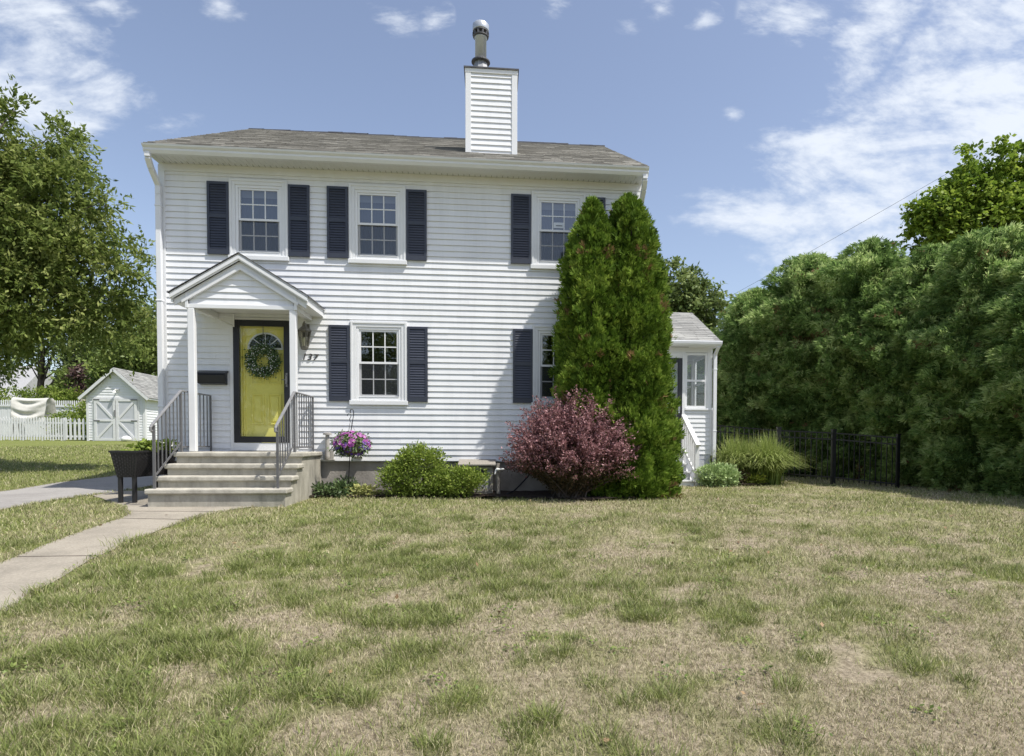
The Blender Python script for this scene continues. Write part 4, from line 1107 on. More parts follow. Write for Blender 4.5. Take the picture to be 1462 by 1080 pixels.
shingles('shingles', 2.70, 5.10, (pry0 - 0.02, prz0), (pry1, prz1), pr2, 'shingle_grey', seed=9)
shingles('shingles', 2.70, 5.10, (6.52, prz0), (pry1, prz1), pr2, 'shingle_grey', seed=10)
b = MB(); b.prism([(2.3395, 3.20), (2.28, 3.215), (2.245, 3.25), (2.235, 3.30), (2.24, 3.32), (2.3395, 3.32)], 2.73, 5.11, lambda p, x: (x, p[0], p[1])); b.build('gutter', 'gutter', porch)
b = MB(); b.bar((5.045, 2.30, 3.21), (5.045, 2.50, 3.06), 0.07, 0.06); b.bar((5.045, 2.52, 3.08), (5.045, 2.52, 0.35), 0.075, 0.06, up=(0, 1, 0)); b.bar((5.045, 2.52, 0.37), (5.06, 2.36, 0.22), 0.07, 0.06)
for z in (1.3, 2.7): b.box(5.0, 5.09, 2.485, 2.56, z, z + 0.03)
b.build('downspout', 'gutter', porch, bevel=0.006)
b = MB(); b.box(5.03, 5.10, 2.72, 2.95, 0.75, 1.85); b.build('side_panel', 'trim', porch, bevel=0.004)

pst = thing('porch_steps', 'white wooden porch steps with railing beside the tall conifers', 'steps', (3.9, 1.8, 0.1))
b = MB()
for i in range(4):
    y0, z0 = 1.50 + i * 0.27, 0.12 + i * 0.17
    b.box(3.36, 4.28, y0, y0 + 0.275 if i < 3 else 2.56, z0 + 0.09, z0 + 0.125); b.box(3.38, 4.26, y0 + 0.025, y0 + 0.045, z0 - 0.06, z0 + 0.0895)
b.build('treads', 'white_wood', pst, bevel=0.004)
b = MB(); b.prism([(1.53, 0.08), (2.55, 0.72), (2.55, 0.10), (1.9, 0.08)], 4.262, 4.295, lambda p, x: (x, p[0], p[1])); b.build('stringer', 'white_wood', pst)
for q in ((4.27, 4.36, 1.50, 1.59, 0.08, 1.0), (4.27, 4.36, 2.44, 2.53, 0.1, 1.62)): MB().box(*q).build('railing_post', 'white_wood', pst, bevel=0.004)
MB().box(4.362, 4.44, 1.52, 1.60, 0.08, 0.42).build('stub_post', 'white_wood', pst, bevel=0.004)
b = MB(); b.bar((4.315, 1.44, 0.98), (4.315, 2.5, 1.66), 0.10, 0.045); b.bar((4.315, 1.59, 0.36), (4.315, 2.44, 0.90), 0.04, 0.06); b.build('handrail', 'white_wood', pst)
for k in range(6):
    t = (k + 0.5) / 6; y = 1.59 + 0.85 * t
    b = MB(); b.box(4.298, 4.332, y - 0.017, y + 0.017, 0.36 + 0.54 * t, 1.04 + 0.56 * t); b.build('baluster', 'white_wood', pst)

# ================================================================== basement hatch, spigot post, cable, pipes
bh = thing('basement_hatch', 'weathered grey basement window box with a sloping lid at the foundation', 'hatch', (-0.25, -0.25, 0.08))
b = MB(); b.box(-0.52, 0.0, -0.42, -0.39, 0.08, 0.60); b.box(-0.52, -0.49, -0.3895, -0.02, 0.08, 0.62); b.box(-0.03, 0.0, -0.3895, -0.02, 0.08, 0.62); b.build('box_panel', 'grey_board', bh, bevel=0.004)
b = MB(); frame_ring(b, -0.522, 0.004, 0.08, 0.60, 0.055, 0.05, 0.08, -0.445, -0.4205); b.box(-0.40, 0.0, -0.455, -0.446, 0.17, 0.215); b.build('box_frame', 'weathered_wood', bh, bevel=0.004)
b = MB(); b.box(-0.30, -0.10, -0.427, -0.4205, 0.49, 0.55); b.build('vent', 'black_paint', bh)
b = MB(); b.prism([(-0.50, 0.615), (-0.02, 0.70), (-0.02, 0.72), (-0.505, 0.64)], -0.60, 0.05, lambda p, x: (x, p[0], p[1]))
for i in range(4): b.prism([(-0.44 + i * 0.12, 0.632 + i * 0.0208), (-0.325 + i * 0.12, 0.652 + i * 0.0208), (-0.325 + i * 0.12, 0.658 + i * 0.0208), (-0.445 + i * 0.12, 0.645 + i * 0.0208)], -0.595, 0.045, lambda p, x: (x, p[0], p[1]))
b.build('lid', 'weathered_wood', bh)
sp = thing('spigot_post', 'rough wooden post with a white water tap beside the basement box', 'tap post', (0.10, -0.45, 0.08))
b = MB(); b.tube([(0.10, -0.44, 0.05), (0.092, -0.445, 0.3), (0.085, -0.44, 0.5), (0.088, -0.44, 0.66)], [0.042, 0.036, 0.04, 0.036], 7); b.build('post', 'weathered_wood', sp)
b = MB(); b.tube([(0.07, -0.49, 0.55), (0.12, -0.5, 0.555), (0.20, -0.5, 0.56)], [0.03, 0.02, 0.014], 8); b.tube([(0.06, -0.485, 0.56), (0.04, -0.5, 0.47)], 0.016, 8); b.build('tap', 'plastic_white', sp)
tag(MB().tube([(0.24, -0.75, 0.15), (0.36, -0.5, 0.17), (0.48, -0.35, 0.27), (0.62, -0.3, 0.42), (0.75, -0.25, 0.60)], 0.014, 8).build('garden_hose', 'black_paint', smooth=True), 'black hose rising from the mulch into the red shrub', 'hose')
vp = thing('vent_pipe', 'grey vent pipe with flared cap on a white wall block', 'pipe', (-2.89, -0.08, 0.74))
b = MB(); b.lathe([(0.075, 0.40), (0.075, 0.43), (0.045, 0.44), (0.035, 0.40), (0.035, 0.1), (0.04, 0.02), (0.038, 0.0)], (-2.885, -0.11, 0.745), 14); b.build('pipe', 'pvc', vp)
b = MB(); b.box(-2.955, -2.80, -0.045, -0.013, 0.715, 0.87); b.box(-2.965, -2.78, -0.06, -0.0135, 0.70, 0.7145); b.build('mounting_block', 'pvc', vp, bevel=0.005)
vb = thing('dryer_vent', 'small white vent hood low on the siding behind the hanging basket', 'vent', (-2.25, -0.03, 0.8))
b = MB(); b.prism([(-0.013, 0.74), (-0.05, 0.74), (-0.085, 0.76), (-0.06, 0.86), (-0.013, 0.88)], -2.44, -2.30, lambda p, x: (x, p[0], p[1])); b.build('vent_hood', 'plastic_white', vb, bevel=0.008)
mb2 = thing('outlet_box', 'small light grey outlet box beside the concrete entry steps', 'outlet box', (-3.0, -0.03, 0.75))
b = MB(); b.box(-3.05, -2.975, -0.07, -0.0145, 0.70, 0.86); b.build('box_body', 'trim', mb2, bevel=0.012)

# ================================================================== hanging basket on a shepherd hook
sh = MB()
pts = [(-2.455, -0.5, 0.1), (-2.43, -0.5, 0.6), (-2.40, -0.5, 1.2), (-2.355, -0.5, 1.47), (-2.352, -0.5, 1.53), (-2.365, -0.5, 1.575), (-2.395, -0.5, 1.575), (-2.41, -0.5, 1.54), (-2.405, -0.5, 1.51)]
sh.tube(pts, 0.007, 8)
sh.tube([(-2.46, -0.5, 1.46), (-2.44, -0.5, 1.50), (-2.40, -0.5, 1.495), (-2.395, -0.5, 1.46), (-2.42, -0.5, 1.41), (-2.41, -0.5, 1.37)], 0.006, 6)
tag(sh.build('shepherd_hook', 'black_metal', smooth=True), 'thin black shepherd hook standing in the bed under the lower window', 'hook')
hb = thing('hanging_basket', 'basket of pink and violet petunias hanging from the thin black hook', 'flower basket', (-2.385, -0.5, 0.85))
MB().lathe([(0.06, 0.80), (0.14, 0.86), (0.165, 0.96), (0.17, 0.97)], (-2.385, -0.5, 0.0), 18).build('pot', 'pot', hb)
b = MB()
for k in range(3):
    a = k * 2.094 + 0.3; b.tube([(-2.385 + 0.165 * math.cos(a), -0.5 + 0.165 * math.sin(a), 0.97), (-2.408, -0.5, 1.38)], 0.0025, 5)
b.build('hanger', 'iron', hb)
rg = np.random.default_rng(8)
bl = [(-2.385, -0.5, 0.99, 0.29, 0.27, 0.20)]
crown(bl, 90, 26, 0.07, 0.05, 0.026, 'foliage', 'leaf_ground', hb, 41, droop=0.6, shell=0.4)


def petals(lobes, n, size, material, parent, seed, view=(0, -1, 0.5), sel=None):
    rg = np.random.default_rng(seed)
    P, D, _ = lobe_points(lobes, n * 4, rg, 0.92)
    if sel is not None: P, D = P[sel(P)], D[sel(P)]
    P, D = P[:n], D[:n]
    V = []; Fc = []; rn = []
    for p, d in zip(P, D):
        nrm = Vector(d + np.array(view) * 0.4 + rg.normal(size=3) * 0.3).normalized()
        x = nrm.orthogonal().normalized(); y = nrm.cross(x); r = size * rg.uniform(0.7, 1.25); r0 = rg.random()
        a0 = rg.random() * 6
        for k in range(5):
            a = a0 + k * 1.2566
            e = x * math.cos(a) + y * math.sin(a); f1 = x * math.cos(a - 0.5) + y * math.sin(a - 0.5); f2 = x * math.cos(a + 0.5) + y * math.sin(a + 0.5)
            c = Vector(p); o = len(V)
            V += [c, c + f1 * r * 0.8 + nrm * r * 0.25, c + e * r + nrm * r * 0.3, c + f2 * r * 0.8 + nrm * r * 0.25]; Fc.append((o, o + 1, o + 2, o + 3)); rn.append(min(1, max(0, r0 + rg.normal() * 0.1)))
    return np_mesh('flowers', np.array([tuple(v) for v in V]), np.array(Fc), {'rnd': ('FACE', np.array(rn))}, material, parent)


bl2 = [(-2.385, -0.5, 0.985, 0.30, 0.28, 0.21)]
tag(petals(bl2, 110, 0.034, 'petal_pink', hb, 42, sel=lambda P: P[:, 2] > 0.95 + 0.2 * (np.abs(P[:, 0] + 2.385) < 0.1) * 0), kind='stuff')
tag(petals(bl2, 95, 0.027, 'petal_violet', hb, 43, sel=lambda P: (P[:, 2] < 1.03) & (P[:, 2] > 0.80)), kind='stuff')

# ================================================================== raised planter beside the steps
pl = thing('raised_planter', 'black woven raised planter box on legs left of the entry steps', 'planter', (-5.42, -0.95, 0.08))
QX0, QX1, QY0, QY1 = -5.71, -5.31, -1.47, -0.28
b = MB()
tw = 0.045
b.add([(QX0 + 0.07, QY0 + 0.05, 0.47), (QX1 - 0.07, QY0 + 0.05, 0.47), (QX1 - 0.07, QY1 - 0.05, 0.47), (QX0 + 0.07, QY1 - 0.05, 0.47), (QX0, QY0, 0.86), (QX1, QY0, 0.86), (QX1, QY1, 0.86), (QX0, QY1, 0.86)],
      [(0, 3, 2, 1), (0, 1, 5, 4), (1, 2, 6, 5), (2, 3, 7, 6), (3, 0, 4, 7)])
# woven surface: alternating raised pads on the faces in view
def weave(p00, p10, p01, p11, nx, nz, nrm):
    p00, p10, p01, p11 = map(Vector, (p00, p10, p01, p11)); nrm = Vector(nrm)
    for i in range(nx):
        for j in range(nz):
            def pt(u, v): return p00.lerp(p10, u).lerp(p01.lerp(p11, u), v)
            h = 0.009 if (i + j) % 2 else 0.004
            u0, u1 = (i + 0.08) / nx, (i + 0.92) / nx; v0, v1 = (j + 0.1) / nz, (j + 0.9) / nz
            um = (u0 + u1) / 2
            b.add([pt(u0, v0) + nrm * 0.001, pt(u0, v1) + nrm * 0.001, pt(um, v1) + nrm * h * 1.6, pt(um, v0) + nrm * h * 1.6, pt(u1, v1) + nrm * 0.001, pt(u1, v0) + nrm * 0.001], [(0, 3, 2, 1), (3, 5, 4, 2)])
weave((QX0 + 0.07, QY0 + 0.049, 0.48), (QX1 - 0.07, QY0 + 0.049, 0.48), (QX0 + 0.01, QY0 + 0.004, 0.84), (QX1 - 0.01, QY0 + 0.004, 0.84), 9, 14, (0, -1, -0.1))
weave((QX1 - 0.069, QY0 + 0.06, 0.48), (QX1 - 0.069, QY1 - 0.06, 0.48), (QX1 - 0.004, QY0 + 0.01, 0.84), (QX1 - 0.004, QY1 - 0.01, 0.84), 24, 14, (1, 0, -0.1))
b.build('planter_box', 'wicker', pl)
b = MB(); 
b.box(QX0 - 0.012, QX1 + 0.012, QY0 - 0.012, QY0 + 0.03, 0.845, 0.875); b.box(QX0 - 0.012, QX1 + 0.012, QY1 - 0.03, QY1 + 0.012, 0.845, 0.875)
b.box(QX0 - 0.012, QX0 + 0.03, QY0 + 0.0305, QY1 - 0.0305, 0.845, 0.875); b.box(QX1 - 0.03, QX1 + 0.012, QY0 + 0.0305, QY1 - 0.0305, 0.845, 0.875); b.build('planter_rim', 'wicker', pl)
for (x, y) in ((QX0 + 0.10, QY0 + 0.085), (QX1 - 0.10, QY0 + 0.085), (QX0 + 0.10, QY1 - 0.085), (QX1 - 0.10, QY1 - 0.085)):
    b = MB(); b.box(x - 0.026, x + 0.026, y - 0.028, y + 0.028, 0.06, 0.475); b.build('leg', 'wicker', pl, bevel=0.006)
MB().box(QX0 + 0.02, QX1 - 0.02, QY0 + 0.02, QY1 - 0.02, 0.81, 0.83).build('soil', 'soil', pl)
pp = thing('planted_flowers', 'leafy green plants with a few white blooms growing in the black planter', 'flowers', (-5.42, -0.9, 0.83))
bl = [(-5.46, -1.15 + 0.2 * k, 0.92, 0.17, 0.14, 0.11) for k in range(5)]
crown(bl, 60, 16, 0.06, 0.075, 0.045, 'foliage', 'leaf_box', pp, 44, droop=0.1, shell=0.3)
tag(petals([(q[0], q[1], q[2] + 0.02, *q[3:]) for q in bl], 16, 0.035, 'petal_white', pp, 45), kind='stuff')

# ================================================================== shrubs and plants by the house


def shrub(name, label, cat, base, lobes, nclus, per, cr, L, W, material, seed, group=None, stems=7, **kw):
    t = thing(name, label, cat, base, group)
    ob, C = crown(lobes, nclus, per, cr, L, W, 'foliage', material, t, seed, **kw)
    mb = MB(); rg = random.Random(seed)
    for q in C[:: max(1, len(C) // stems)]:
        q = Vector(q); a = Vector(base) + Vector((rg.uniform(-.06, .06), rg.uniform(-.06, .06), -0.03)); m = a.lerp(q, 0.5) + Vector((rg.uniform(-.05, .05), rg.uniform(-.05, .05), 0.05))
        mb.tube([a, m, q], [0.018, 0.012, 0.004], 5)
    mb.build('stems', 'bark', t)
    return t


shrub('boxwood_shrub', 'bright green rounded shrub under the lower left window', 'shrub', (-1.3, -0.62, 0.08),
      [(-1.28, -0.62, 0.50, 0.53, 0.42, 0.42), (-1.20, -0.6, 0.70, 0.36, 0.34, 0.27), (-1.62, -0.62, 0.36, 0.27, 0.30, 0.30), (-0.98, -0.66, 0.34, 0.22, 0.30, 0.27)], 500, 24, 0.11, 0.050, 0.026, 'leaf_box', 51, droop=-0.3, shell=0.62, rvar=0.5)
shrub('low_shrub', 'smaller green shrub leaning in front of the basement box', 'shrub', (-0.62, -0.78, 0.08),
      [(-0.58, -0.80, 0.33, 0.30, 0.3, 0.25), (-0.36, -0.80, 0.44, 0.24, 0.24, 0.18)], 210, 24, 0.10, 0.050, 0.026, 'leaf_box', 52, droop=-0.3, shell=0.55, rvar=0.5)
shrub('groundcover_plant', 'low dark leafy plant at the corner of the concrete steps', 'plant', (-2.85, -0.6, 0.1),
      [(-2.85, -0.58, 0.16, 0.30, 0.18, 0.13), (-2.52, -0.58, 0.2, 0.22, 0.18, 0.17)], 90, 16, 0.09, 0.07, 0.035, 'leaf_ground', 53, stems=4, shell=0.3, droop=0.0)
shrub('upright_plant', 'small upright leafy plant at the foot of the thin hook', 'plant', (-2.5, -0.42, 0.1),
      [(-2.50, -0.42, 0.26, 0.14, 0.12, 0.18), (-2.36, -0.40, 0.24, 0.08, 0.08, 0.18)], 40, 14, 0.06, 0.06, 0.022, 'leaf_ground', 54, stems=5, shell=0.2, droop=-0.7)
shrub('variegated_plant', 'pale yellow green variegated plant in the mulch between the hook and the rounded shrub', 'plant', (-2.15, -0.6, 0.1),
      [(-2.18, -0.58, 0.15, 0.26, 0.16, 0.11)], 60, 16, 0.08, 0.07, 0.035, 'leaf_variegated', 55, stems=4, shell=0.3, droop=0.0)

# red barberry: arching sprays with small leaves
bt = thing('barberry_shrub', 'large reddish purple shrub in front of the tall conifers', 'shrub', (1.3, -1.05, 0.08))
rg = np.random.default_rng(61)
Pl = []; Al = []; rn = []; lowP = []; lowA = []; st = MB()
for k in range(900):
    az = rg.random() * 2 * math.pi; el = math.asin(min(1, 0.02 + 0.98 * rg.random() ** 0.9))
    Lx = 1.12 * (0.70 + 0.36 * rg.random())
    rx, ry, rz = 1.12, 0.85, 1.52
    end = np.array([1.33 + Lx * rx * math.cos(el) * math.cos(az) * 0.92, -1.0 + Lx * ry * math.cos(el) * math.sin(az) * 0.92, 0.58 + Lx * rz * math.sin(el) * 0.76 + 0.14 * math.cos(el) - 0.28 * rg.random() * math.cos(el)])
    if rg.random() < 0.10: end = end * 1.0 + np.array([0, 0, 0.15])
    a = np.array([1.3 + rg.normal() * 0.1, -1.05 + rg.normal() * 0.1, 0.08])
    mid = a * 0.45 + end * 0.55 + np.array([0, 0, 0.16])
    t = np.linspace(0.0, 1, 46)[:, None]
    curve = (1 - t) ** 2 * a + 2 * (1 - t) * t * mid + t ** 2 * end
    if k % 4 == 0: st.tube([tuple(curve[i]) for i in (0, 12, 24, 36, 45)], [0.012, 0.01, 0.007, 0.004, 0.002], 5)
    d = norm(np.gradient(curve, axis=0))
    for i in range(6, 46):
        for q in range(3):
            e = norm(d[i:i + 1] * 0.6 + rg.normal(size=(1, 3)) * 0.75)[0]
            p = curve[i] + rg.normal(size=3) * 0.022
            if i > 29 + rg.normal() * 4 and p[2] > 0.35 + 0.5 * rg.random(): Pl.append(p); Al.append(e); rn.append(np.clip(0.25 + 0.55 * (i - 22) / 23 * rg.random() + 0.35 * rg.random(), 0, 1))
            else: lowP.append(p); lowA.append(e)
Pl = np.array(Pl); Al = np.array(Al)
leaves(Pl, Al, norm(np.cross(Al, rand_dirs(len(Pl), rg))), 0.046 * (0.7 + 0.6 * rg.random(len(Pl))), 0.024, 'foliage', 'leaf_barberry', bt, np.array(rn))
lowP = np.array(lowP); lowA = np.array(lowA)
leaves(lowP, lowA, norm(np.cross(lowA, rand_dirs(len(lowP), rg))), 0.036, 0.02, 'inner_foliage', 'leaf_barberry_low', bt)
st.build('stems', 'bark', bt)


# scale-leaved conifers: fans of sprays over a lumpy spindle
def conifer(name, label, base, prof, nspray, material, seed, lean=0.0, spray=0.17, group=None, up=0.75, lump=0.16, core=0.80, squash=1.0, fan=6, cat='conifer', wid=0.030, freq=1.0):
    """prof: list of (z, radius)"""
    t = thing(name, label, cat, base, group, world=False)
    rg = np.random.default_rng(seed)
    pz = np.array([p[0] for p in prof]); pr_ = np.array([p[1] for p in prof]); H = pz[-1]
    zz = np.linspace(pz[0], H, 400); ww = np.interp(zz, pz, pr_) + 0.12; cdf = np.cumsum(ww); cdf /= cdf[-1]
    z = np.interp(rg.random(nspray), cdf, zz); az = rg.random(nspray) * 2 * np.pi

    def lumpf(az, z):
        u = az / (2 * np.pi) * 16 * freq
        u2 = (az / (2 * np.pi) * 8) 
        return (vnoise(u % 16 + 40 + seed, z * 2.4 * freq + seed) - 0.5) + 0.7 * (vnoise(u2 + 90, z * 1.1 * freq + 5 + seed) - 0.5) + 0.5 * (vnoise(u * 2.5 + 11, z * 6 * freq) - 0.5)
    lf = lumpf(az, z)
    r = np.interp(z, pz, pr_)
    depth = rg.random(nspray) ** 1.7
    rr_ = r * (1 - 0.28 * depth) + lump * lf * np.minimum(1, r / 0.4) * 1.3
    P = np.stack([rr_ * np.cos(az), rr_ * np.sin(az) * squash, z], 1); P[:, 0] += lean * z
    out = np.stack([np.cos(az), np.sin(az) * squash, np.zeros(nspray)], 1)
    A = norm(out * (0.65 + 0.3 * rg.random((nspray, 1))) + np.array([0, 0, up]) * (0.6 + 0.6 * rg.random((nspray, 1))) + rg.normal(size=P.shape) * 0.28)
    tang = np.stack([-np.sin(az), np.cos(az), np.zeros(nspray)], 1)
    N0 = norm(tang * rg.normal(size=(nspray, 1)) * 0.8 + out * 0.6 + rg.normal(size=P.shape) * 0.4)
    S = norm(np.cross(A, N0))
    angs = np.linspace(-0.8, 0.75, fan)
    PP = []; AA = []; SS = []; LL = []; RR = []
    sz = spray * (0.5 + 1.0 * rg.random(nspray) ** 1.6); tn = vnoise(az * 3.1 + 7 + seed, z * 3.3 + 2); base_r = np.clip(0.45 + 0.8 * (tn - 0.5) + rg.normal(size=nspray) * 0.2, 0, 1); brown = (vnoise(az * 2.7 + 55 + seed, z * 4.1 + 8) > 0.86) & (rg.random(nspray) < 0.45)
    for k, an in enumerate(angs):
        a2 = norm(A * np.cos(an) + S * np.sin(an) + rg.normal(size=P.shape) * 0.12)
        PP.append(P - A * sz[:, None] * 0.35 + A * sz[:, None] * 0.12 * (1 - abs(an))); AA.append(a2); SS.append(norm(np.cross(N0, a2) + rg.normal(size=P.shape) * 0.15)); LL.append(sz * (1 - 0.30 * abs(an))); RR.append(np.where(brown, 1.0, np.clip(base_r + rg.normal(size=nspray) * 0.12, 0, 0.95)))
    LL = np.concatenate(LL)
    leaves(np.concatenate(PP), np.concatenate(AA), np.concatenate(SS), LL, wid * (0.7 + 0.6 * rg.random(len(LL))), 'foliage', material, t, np.concatenate(RR), shape=0.6)
    # trunk with inner boughs
    mb = MB(); mb.tube([(0, 0, -0.1), (lean * H * 0.3, 0, H * 0.3), (lean * H * 0.9, 0, H * 0.9)], [0.10, 0.08, 0.02], 8)
    for k in range(60):
        zb = rg.uniform(0.15, H * 0.9); a = rg.random() * 6.283; rb_ = np.interp(zb, pz, pr_) * 0.8
        mb.tube([(lean * zb, 0, max(0.05, zb - 0.25)), (lean * zb + rb_ * 0.6 * math.cos(a), rb_ * 0.6 * math.sin(a) * squash, zb), (lean * zb + rb_ * math.cos(a), rb_ * math.sin(a) * squash, zb + 0.2)], [0.02, 0.012, 0.005], 4)
    mb.build('trunk', 'bark', t)
    # dense inner foliage
    nz, na = 34, 22; V = []
    for i in range(nz):
        zc = pz[0] + (H * 0.985 - pz[0]) * i / (nz - 1)
        for k in range(na):
            a = 2 * math.pi * k / na; q = np.interp(zc, pz, pr_) * core + lump * 0.8 * float(lumpf(np.array([a]), np.array([zc]))[0]) * min(1, np.interp(zc, pz, pr_) / 0.4) - 0.03
            q = max(0.005, q); V.append((q * math.cos(a) + lean * zc, q * math.sin(a) * squash, zc))
    F = [(i * na + k, i * na + (k + 1) % na, (i + 1) * na + (k + 1) % na, (i + 1) * na + k) for i in range(nz - 1) for k in range(na)]
    np_mesh('inner_foliage', np.array(V), np.array(F), {'rnd': ('FACE', np.full(len(F), 0.3))}, material, t)
    return t


conifer('arborvitae', 'slimmer tall green conifer beside the house, left of the pair', (1.70, -0.62, 0.08),
        [(0.05, 0.5), (0.6, 0.60), (1.5, 0.60), (2.6, 0.57), (3.3, 0.50), (3.8, 0.44), (4.35, 0.34), (4.75, 0.23), (5.0, 0.13), (5.14, 0.02)], 15500, 'leaf_arborvitae', 71, lump=0.21, spray=0.105, wid=0.019, fan=6, freq=2.3, up=0.9, core=0.76)
conifer('arborvitae', 'taller wider green conifer beside the house, right of the pair', (2.50, -0.55, 0.08),
        [(0.02, 0.66), (0.45, 0.74), (1.1, 0.73), (1.9, 0.68), (2.8, 0.60), (3.6, 0.54), (4.35, 0.44), (4.8, 0.33), (5.1, 0.19), (5.26, 0.02)], 20000, 'leaf_arborvitae', 72, lean=-0.03, lump=0.21, spray=0.105, wid=0.019, fan=6, freq=2.3, up=0.9, core=0.76)

# right hand bed: sage, two small plants, reed grasses
shrub('sage_shrub', 'pale grey green rounded herb bush beside the white porch steps', 'shrub', (4.72, 1.45, 0.1),
      [(4.72, 1.45, 0.33, 0.38, 0.33, 0.27), (4.95, 1.5, 0.3, 0.24, 0.26, 0.22)], 210, 20, 0.10, 0.075, 0.032, 'leaf_sage', 81, droop=-0.3, shell=0.5, stems=5)
shrub('brown_plant', 'dull brown green little plant between the pale herb bush and the tall grass', 'plant', (5.35, 1.75, 0.1),
      [(5.33, 1.75, 0.28, 0.24, 0.2, 0.2)], 60, 18, 0.08, 0.05, 0.02, 'leaf_barberry_low', 82, stems=4, shell=0.3)
shrub('lime_plant', 'low yellow green plant at the foot of the tall grass', 'plant', (5.68, 1.72, 0.12),
      [(5.68, 1.72, 0.22, 0.20, 0.18, 0.12)], 50, 16, 0.07, 0.08, 0.04, 'leaf_lime', 83, stems=3, shell=0.3, droop=0.0)


def reedgrass(label, base, n, h, spread, seed):
    t = thing('ornamental_grass', label, 'grass clump', base, 'ornamental grass clumps by the porch', world=False)
    rg = np.random.default_rng(seed); V = []; rn = []
    for k in range(n):
        az = rg.random() * 6.283; d = np.array([math.cos(az), math.sin(az), 0]); s = np.array([-math.sin(az), math.cos(az), 0])
        hh = h * rg.uniform(0.65, 1.1); sp = spread * rg.random() ** 0.7; w = rg.uniform(0.006, 0.011); r0 = rg.random()
        p0 = np.array([rg.normal() * 0.12, rg.normal() * 0.12, 0.0]); prev = None
        ts = np.linspace(0, 1, 6); pts = [p0 + d * sp * tt ** 1.7 + np.array([0, 0, hh * (tt * 1.35 - 0.75 * tt ** 2.6 * (0.25 + sp / spread))]) for tt in ts]
        ws = [w, w, w * 0.9, w * 0.7, w * 0.45, w * 0.1]
        for i in range(5):
            V += [pts[i] - s * ws[i], pts[i] + s * ws[i], pts[i + 1] + s * ws[i + 1], pts[i + 1] - s * ws[i + 1]]; rn.append(np.clip(0.2 + 0.55 * ts[i] + 0.4 * (r0 - 0.5), 0, 1))
    V = np.array(V); F = np.arange(len(V)).reshape(-1, 4)
    np_mesh('blades', V, F, {'rnd': ('FACE', np.array(rn))}, 'leaf_reedgrass', t)
    return t


reedgrass('large arching ornamental grass clump in front of the black fence', (6.05, 2.0, 0.12), 2200, 1.05, 1.0, 91)
reedgrass('smaller ornamental grass clump close to the porch downspout', (5.5, 2.3, 0.13), 1500, 1.05, 0.75, 92)

# ================================================================== black metal fence
fn_ = thing('metal_fence', 'low black metal picket fence between the porch and the tall hedge', 'fence', (6.55, 2.45, 0.12))
FP = [(5.3, 3.14, 1.46), (6.55, 2.45, 1.33), (7.53, 1.84, 1.27), (8.55, 1.10, 1.16)]
for i, (x, y, zt) in enumerate(FP):
    b = MB(); s = 0.04 if i in (1, 2) else 0.03; b.box(x - s, x + s, y - s, y + s, gz(x, y) - 0.05, zt + 0.06); b.box(x - s - 0.008, x + s + 0.008, y - s - 0.008, y + s + 0.008, zt + 0.0605, zt + 0.085); b.build('post', 'black_metal', fn_)
for (xa, ya, za), (xb, yb, zb) in zip(FP[:-1], FP[1:]):
    for dz in (0.0, -0.14, -0.98):
        b = MB(); b.bar((xa, ya, za + dz), (xb, yb, zb + dz), 0.03, 0.03); b.build('rail', 'black_metal', fn_)
    n = int(math.hypot(xb - xa, yb - ya) / 0.105)
    for k in range(1, n):
        t = k / n; x, y, z = xa + (xb - xa) * t, ya + (yb - ya) * t, za + (zb - za) * t
        b = MB(); b.box(x - 0.008, x + 0.008, y - 0.008, y + 0.008, z - 1.05, z - 0.016); b.build('picket', 'black_metal', fn_)

# ================================================================== tall hedge on the right
HG = 'tall conifers forming the hedge on the right'
hp = [(0.0, 1.05), (0.8, 1.22), (1.8, 1.34), (2.8, 1.33), (3.6, 1.24), (4.2, 1.08), (4.7, 0.84), (5.0, 0.58), (5.2, 0.30), (5.3, 0.05)]
hkw = dict(spray=0.15, up=0.0, lump=0.55, core=0.68, group=HG, wid=0.024, freq=1.45, fan=5)
h0 = conifer('hedge_conifer', 'hedge conifer behind the black fence post nearest the pale grass', (7.72, 6.2, 0.2), hp, 32000, 'leaf_hedge', 101, **hkw)
h1 = conifer('hedge_conifer', 'hedge conifer at the end of the black fence, half hiding its last panel', (10.0, 2.2, 0.1), hp, 32000, 'leaf_hedge', 107, **hkw)
h1.scale = (1, 1, 1.03)
for (x, y, s, sz, rz, lab, src) in ((8.55, 4.95, 1.08, 1.12, 1.0, 'hedge conifer straight behind the middle of the black fence', h0), (9.4, 3.6, 1.06, 1.13, 2.2, 'hedge conifer rising behind the thick black fence post', h1),
                                (10.25, 0.65, 1.0, 1.0, 3.9, 'hedge conifer just right of the end of the black fence, under the maple', h0), (10.45, -0.9, 1.0, 0.91, 0.8, 'hedge conifer whose lower boughs reach the lawn at the right edge', h1),
                                (10.7, -2.5, 1.02, 0.88, 5.1, 'nearest hedge conifer cut off by the right edge', h0), (6.75, 8.2, 0.9, 0.84, 4.0, 'lowest hedge conifer directly behind the porch corner', h1)):
    c = copy_tree(src); c['label'] = lab; c.location = (x, y, gz(x, y)); c.rotation_euler.z = rz; c.scale = (s, s, sz)

# ================================================================== trees
def tree(name, label, base, top, r0, lobes, nclus, per, cr, L, W, material, seed, group=None, step=7, cat='tree', **kw):
    t = thing(name, label, cat, base, group)
    ob, C = crown(lobes, nclus, per, cr, L, W, 'crown', material, t, seed, **kw)
    limbs((base[0], base[1], base[2] - 0.2), top, r0, C, step, 'trunk', t, seed)
    return t


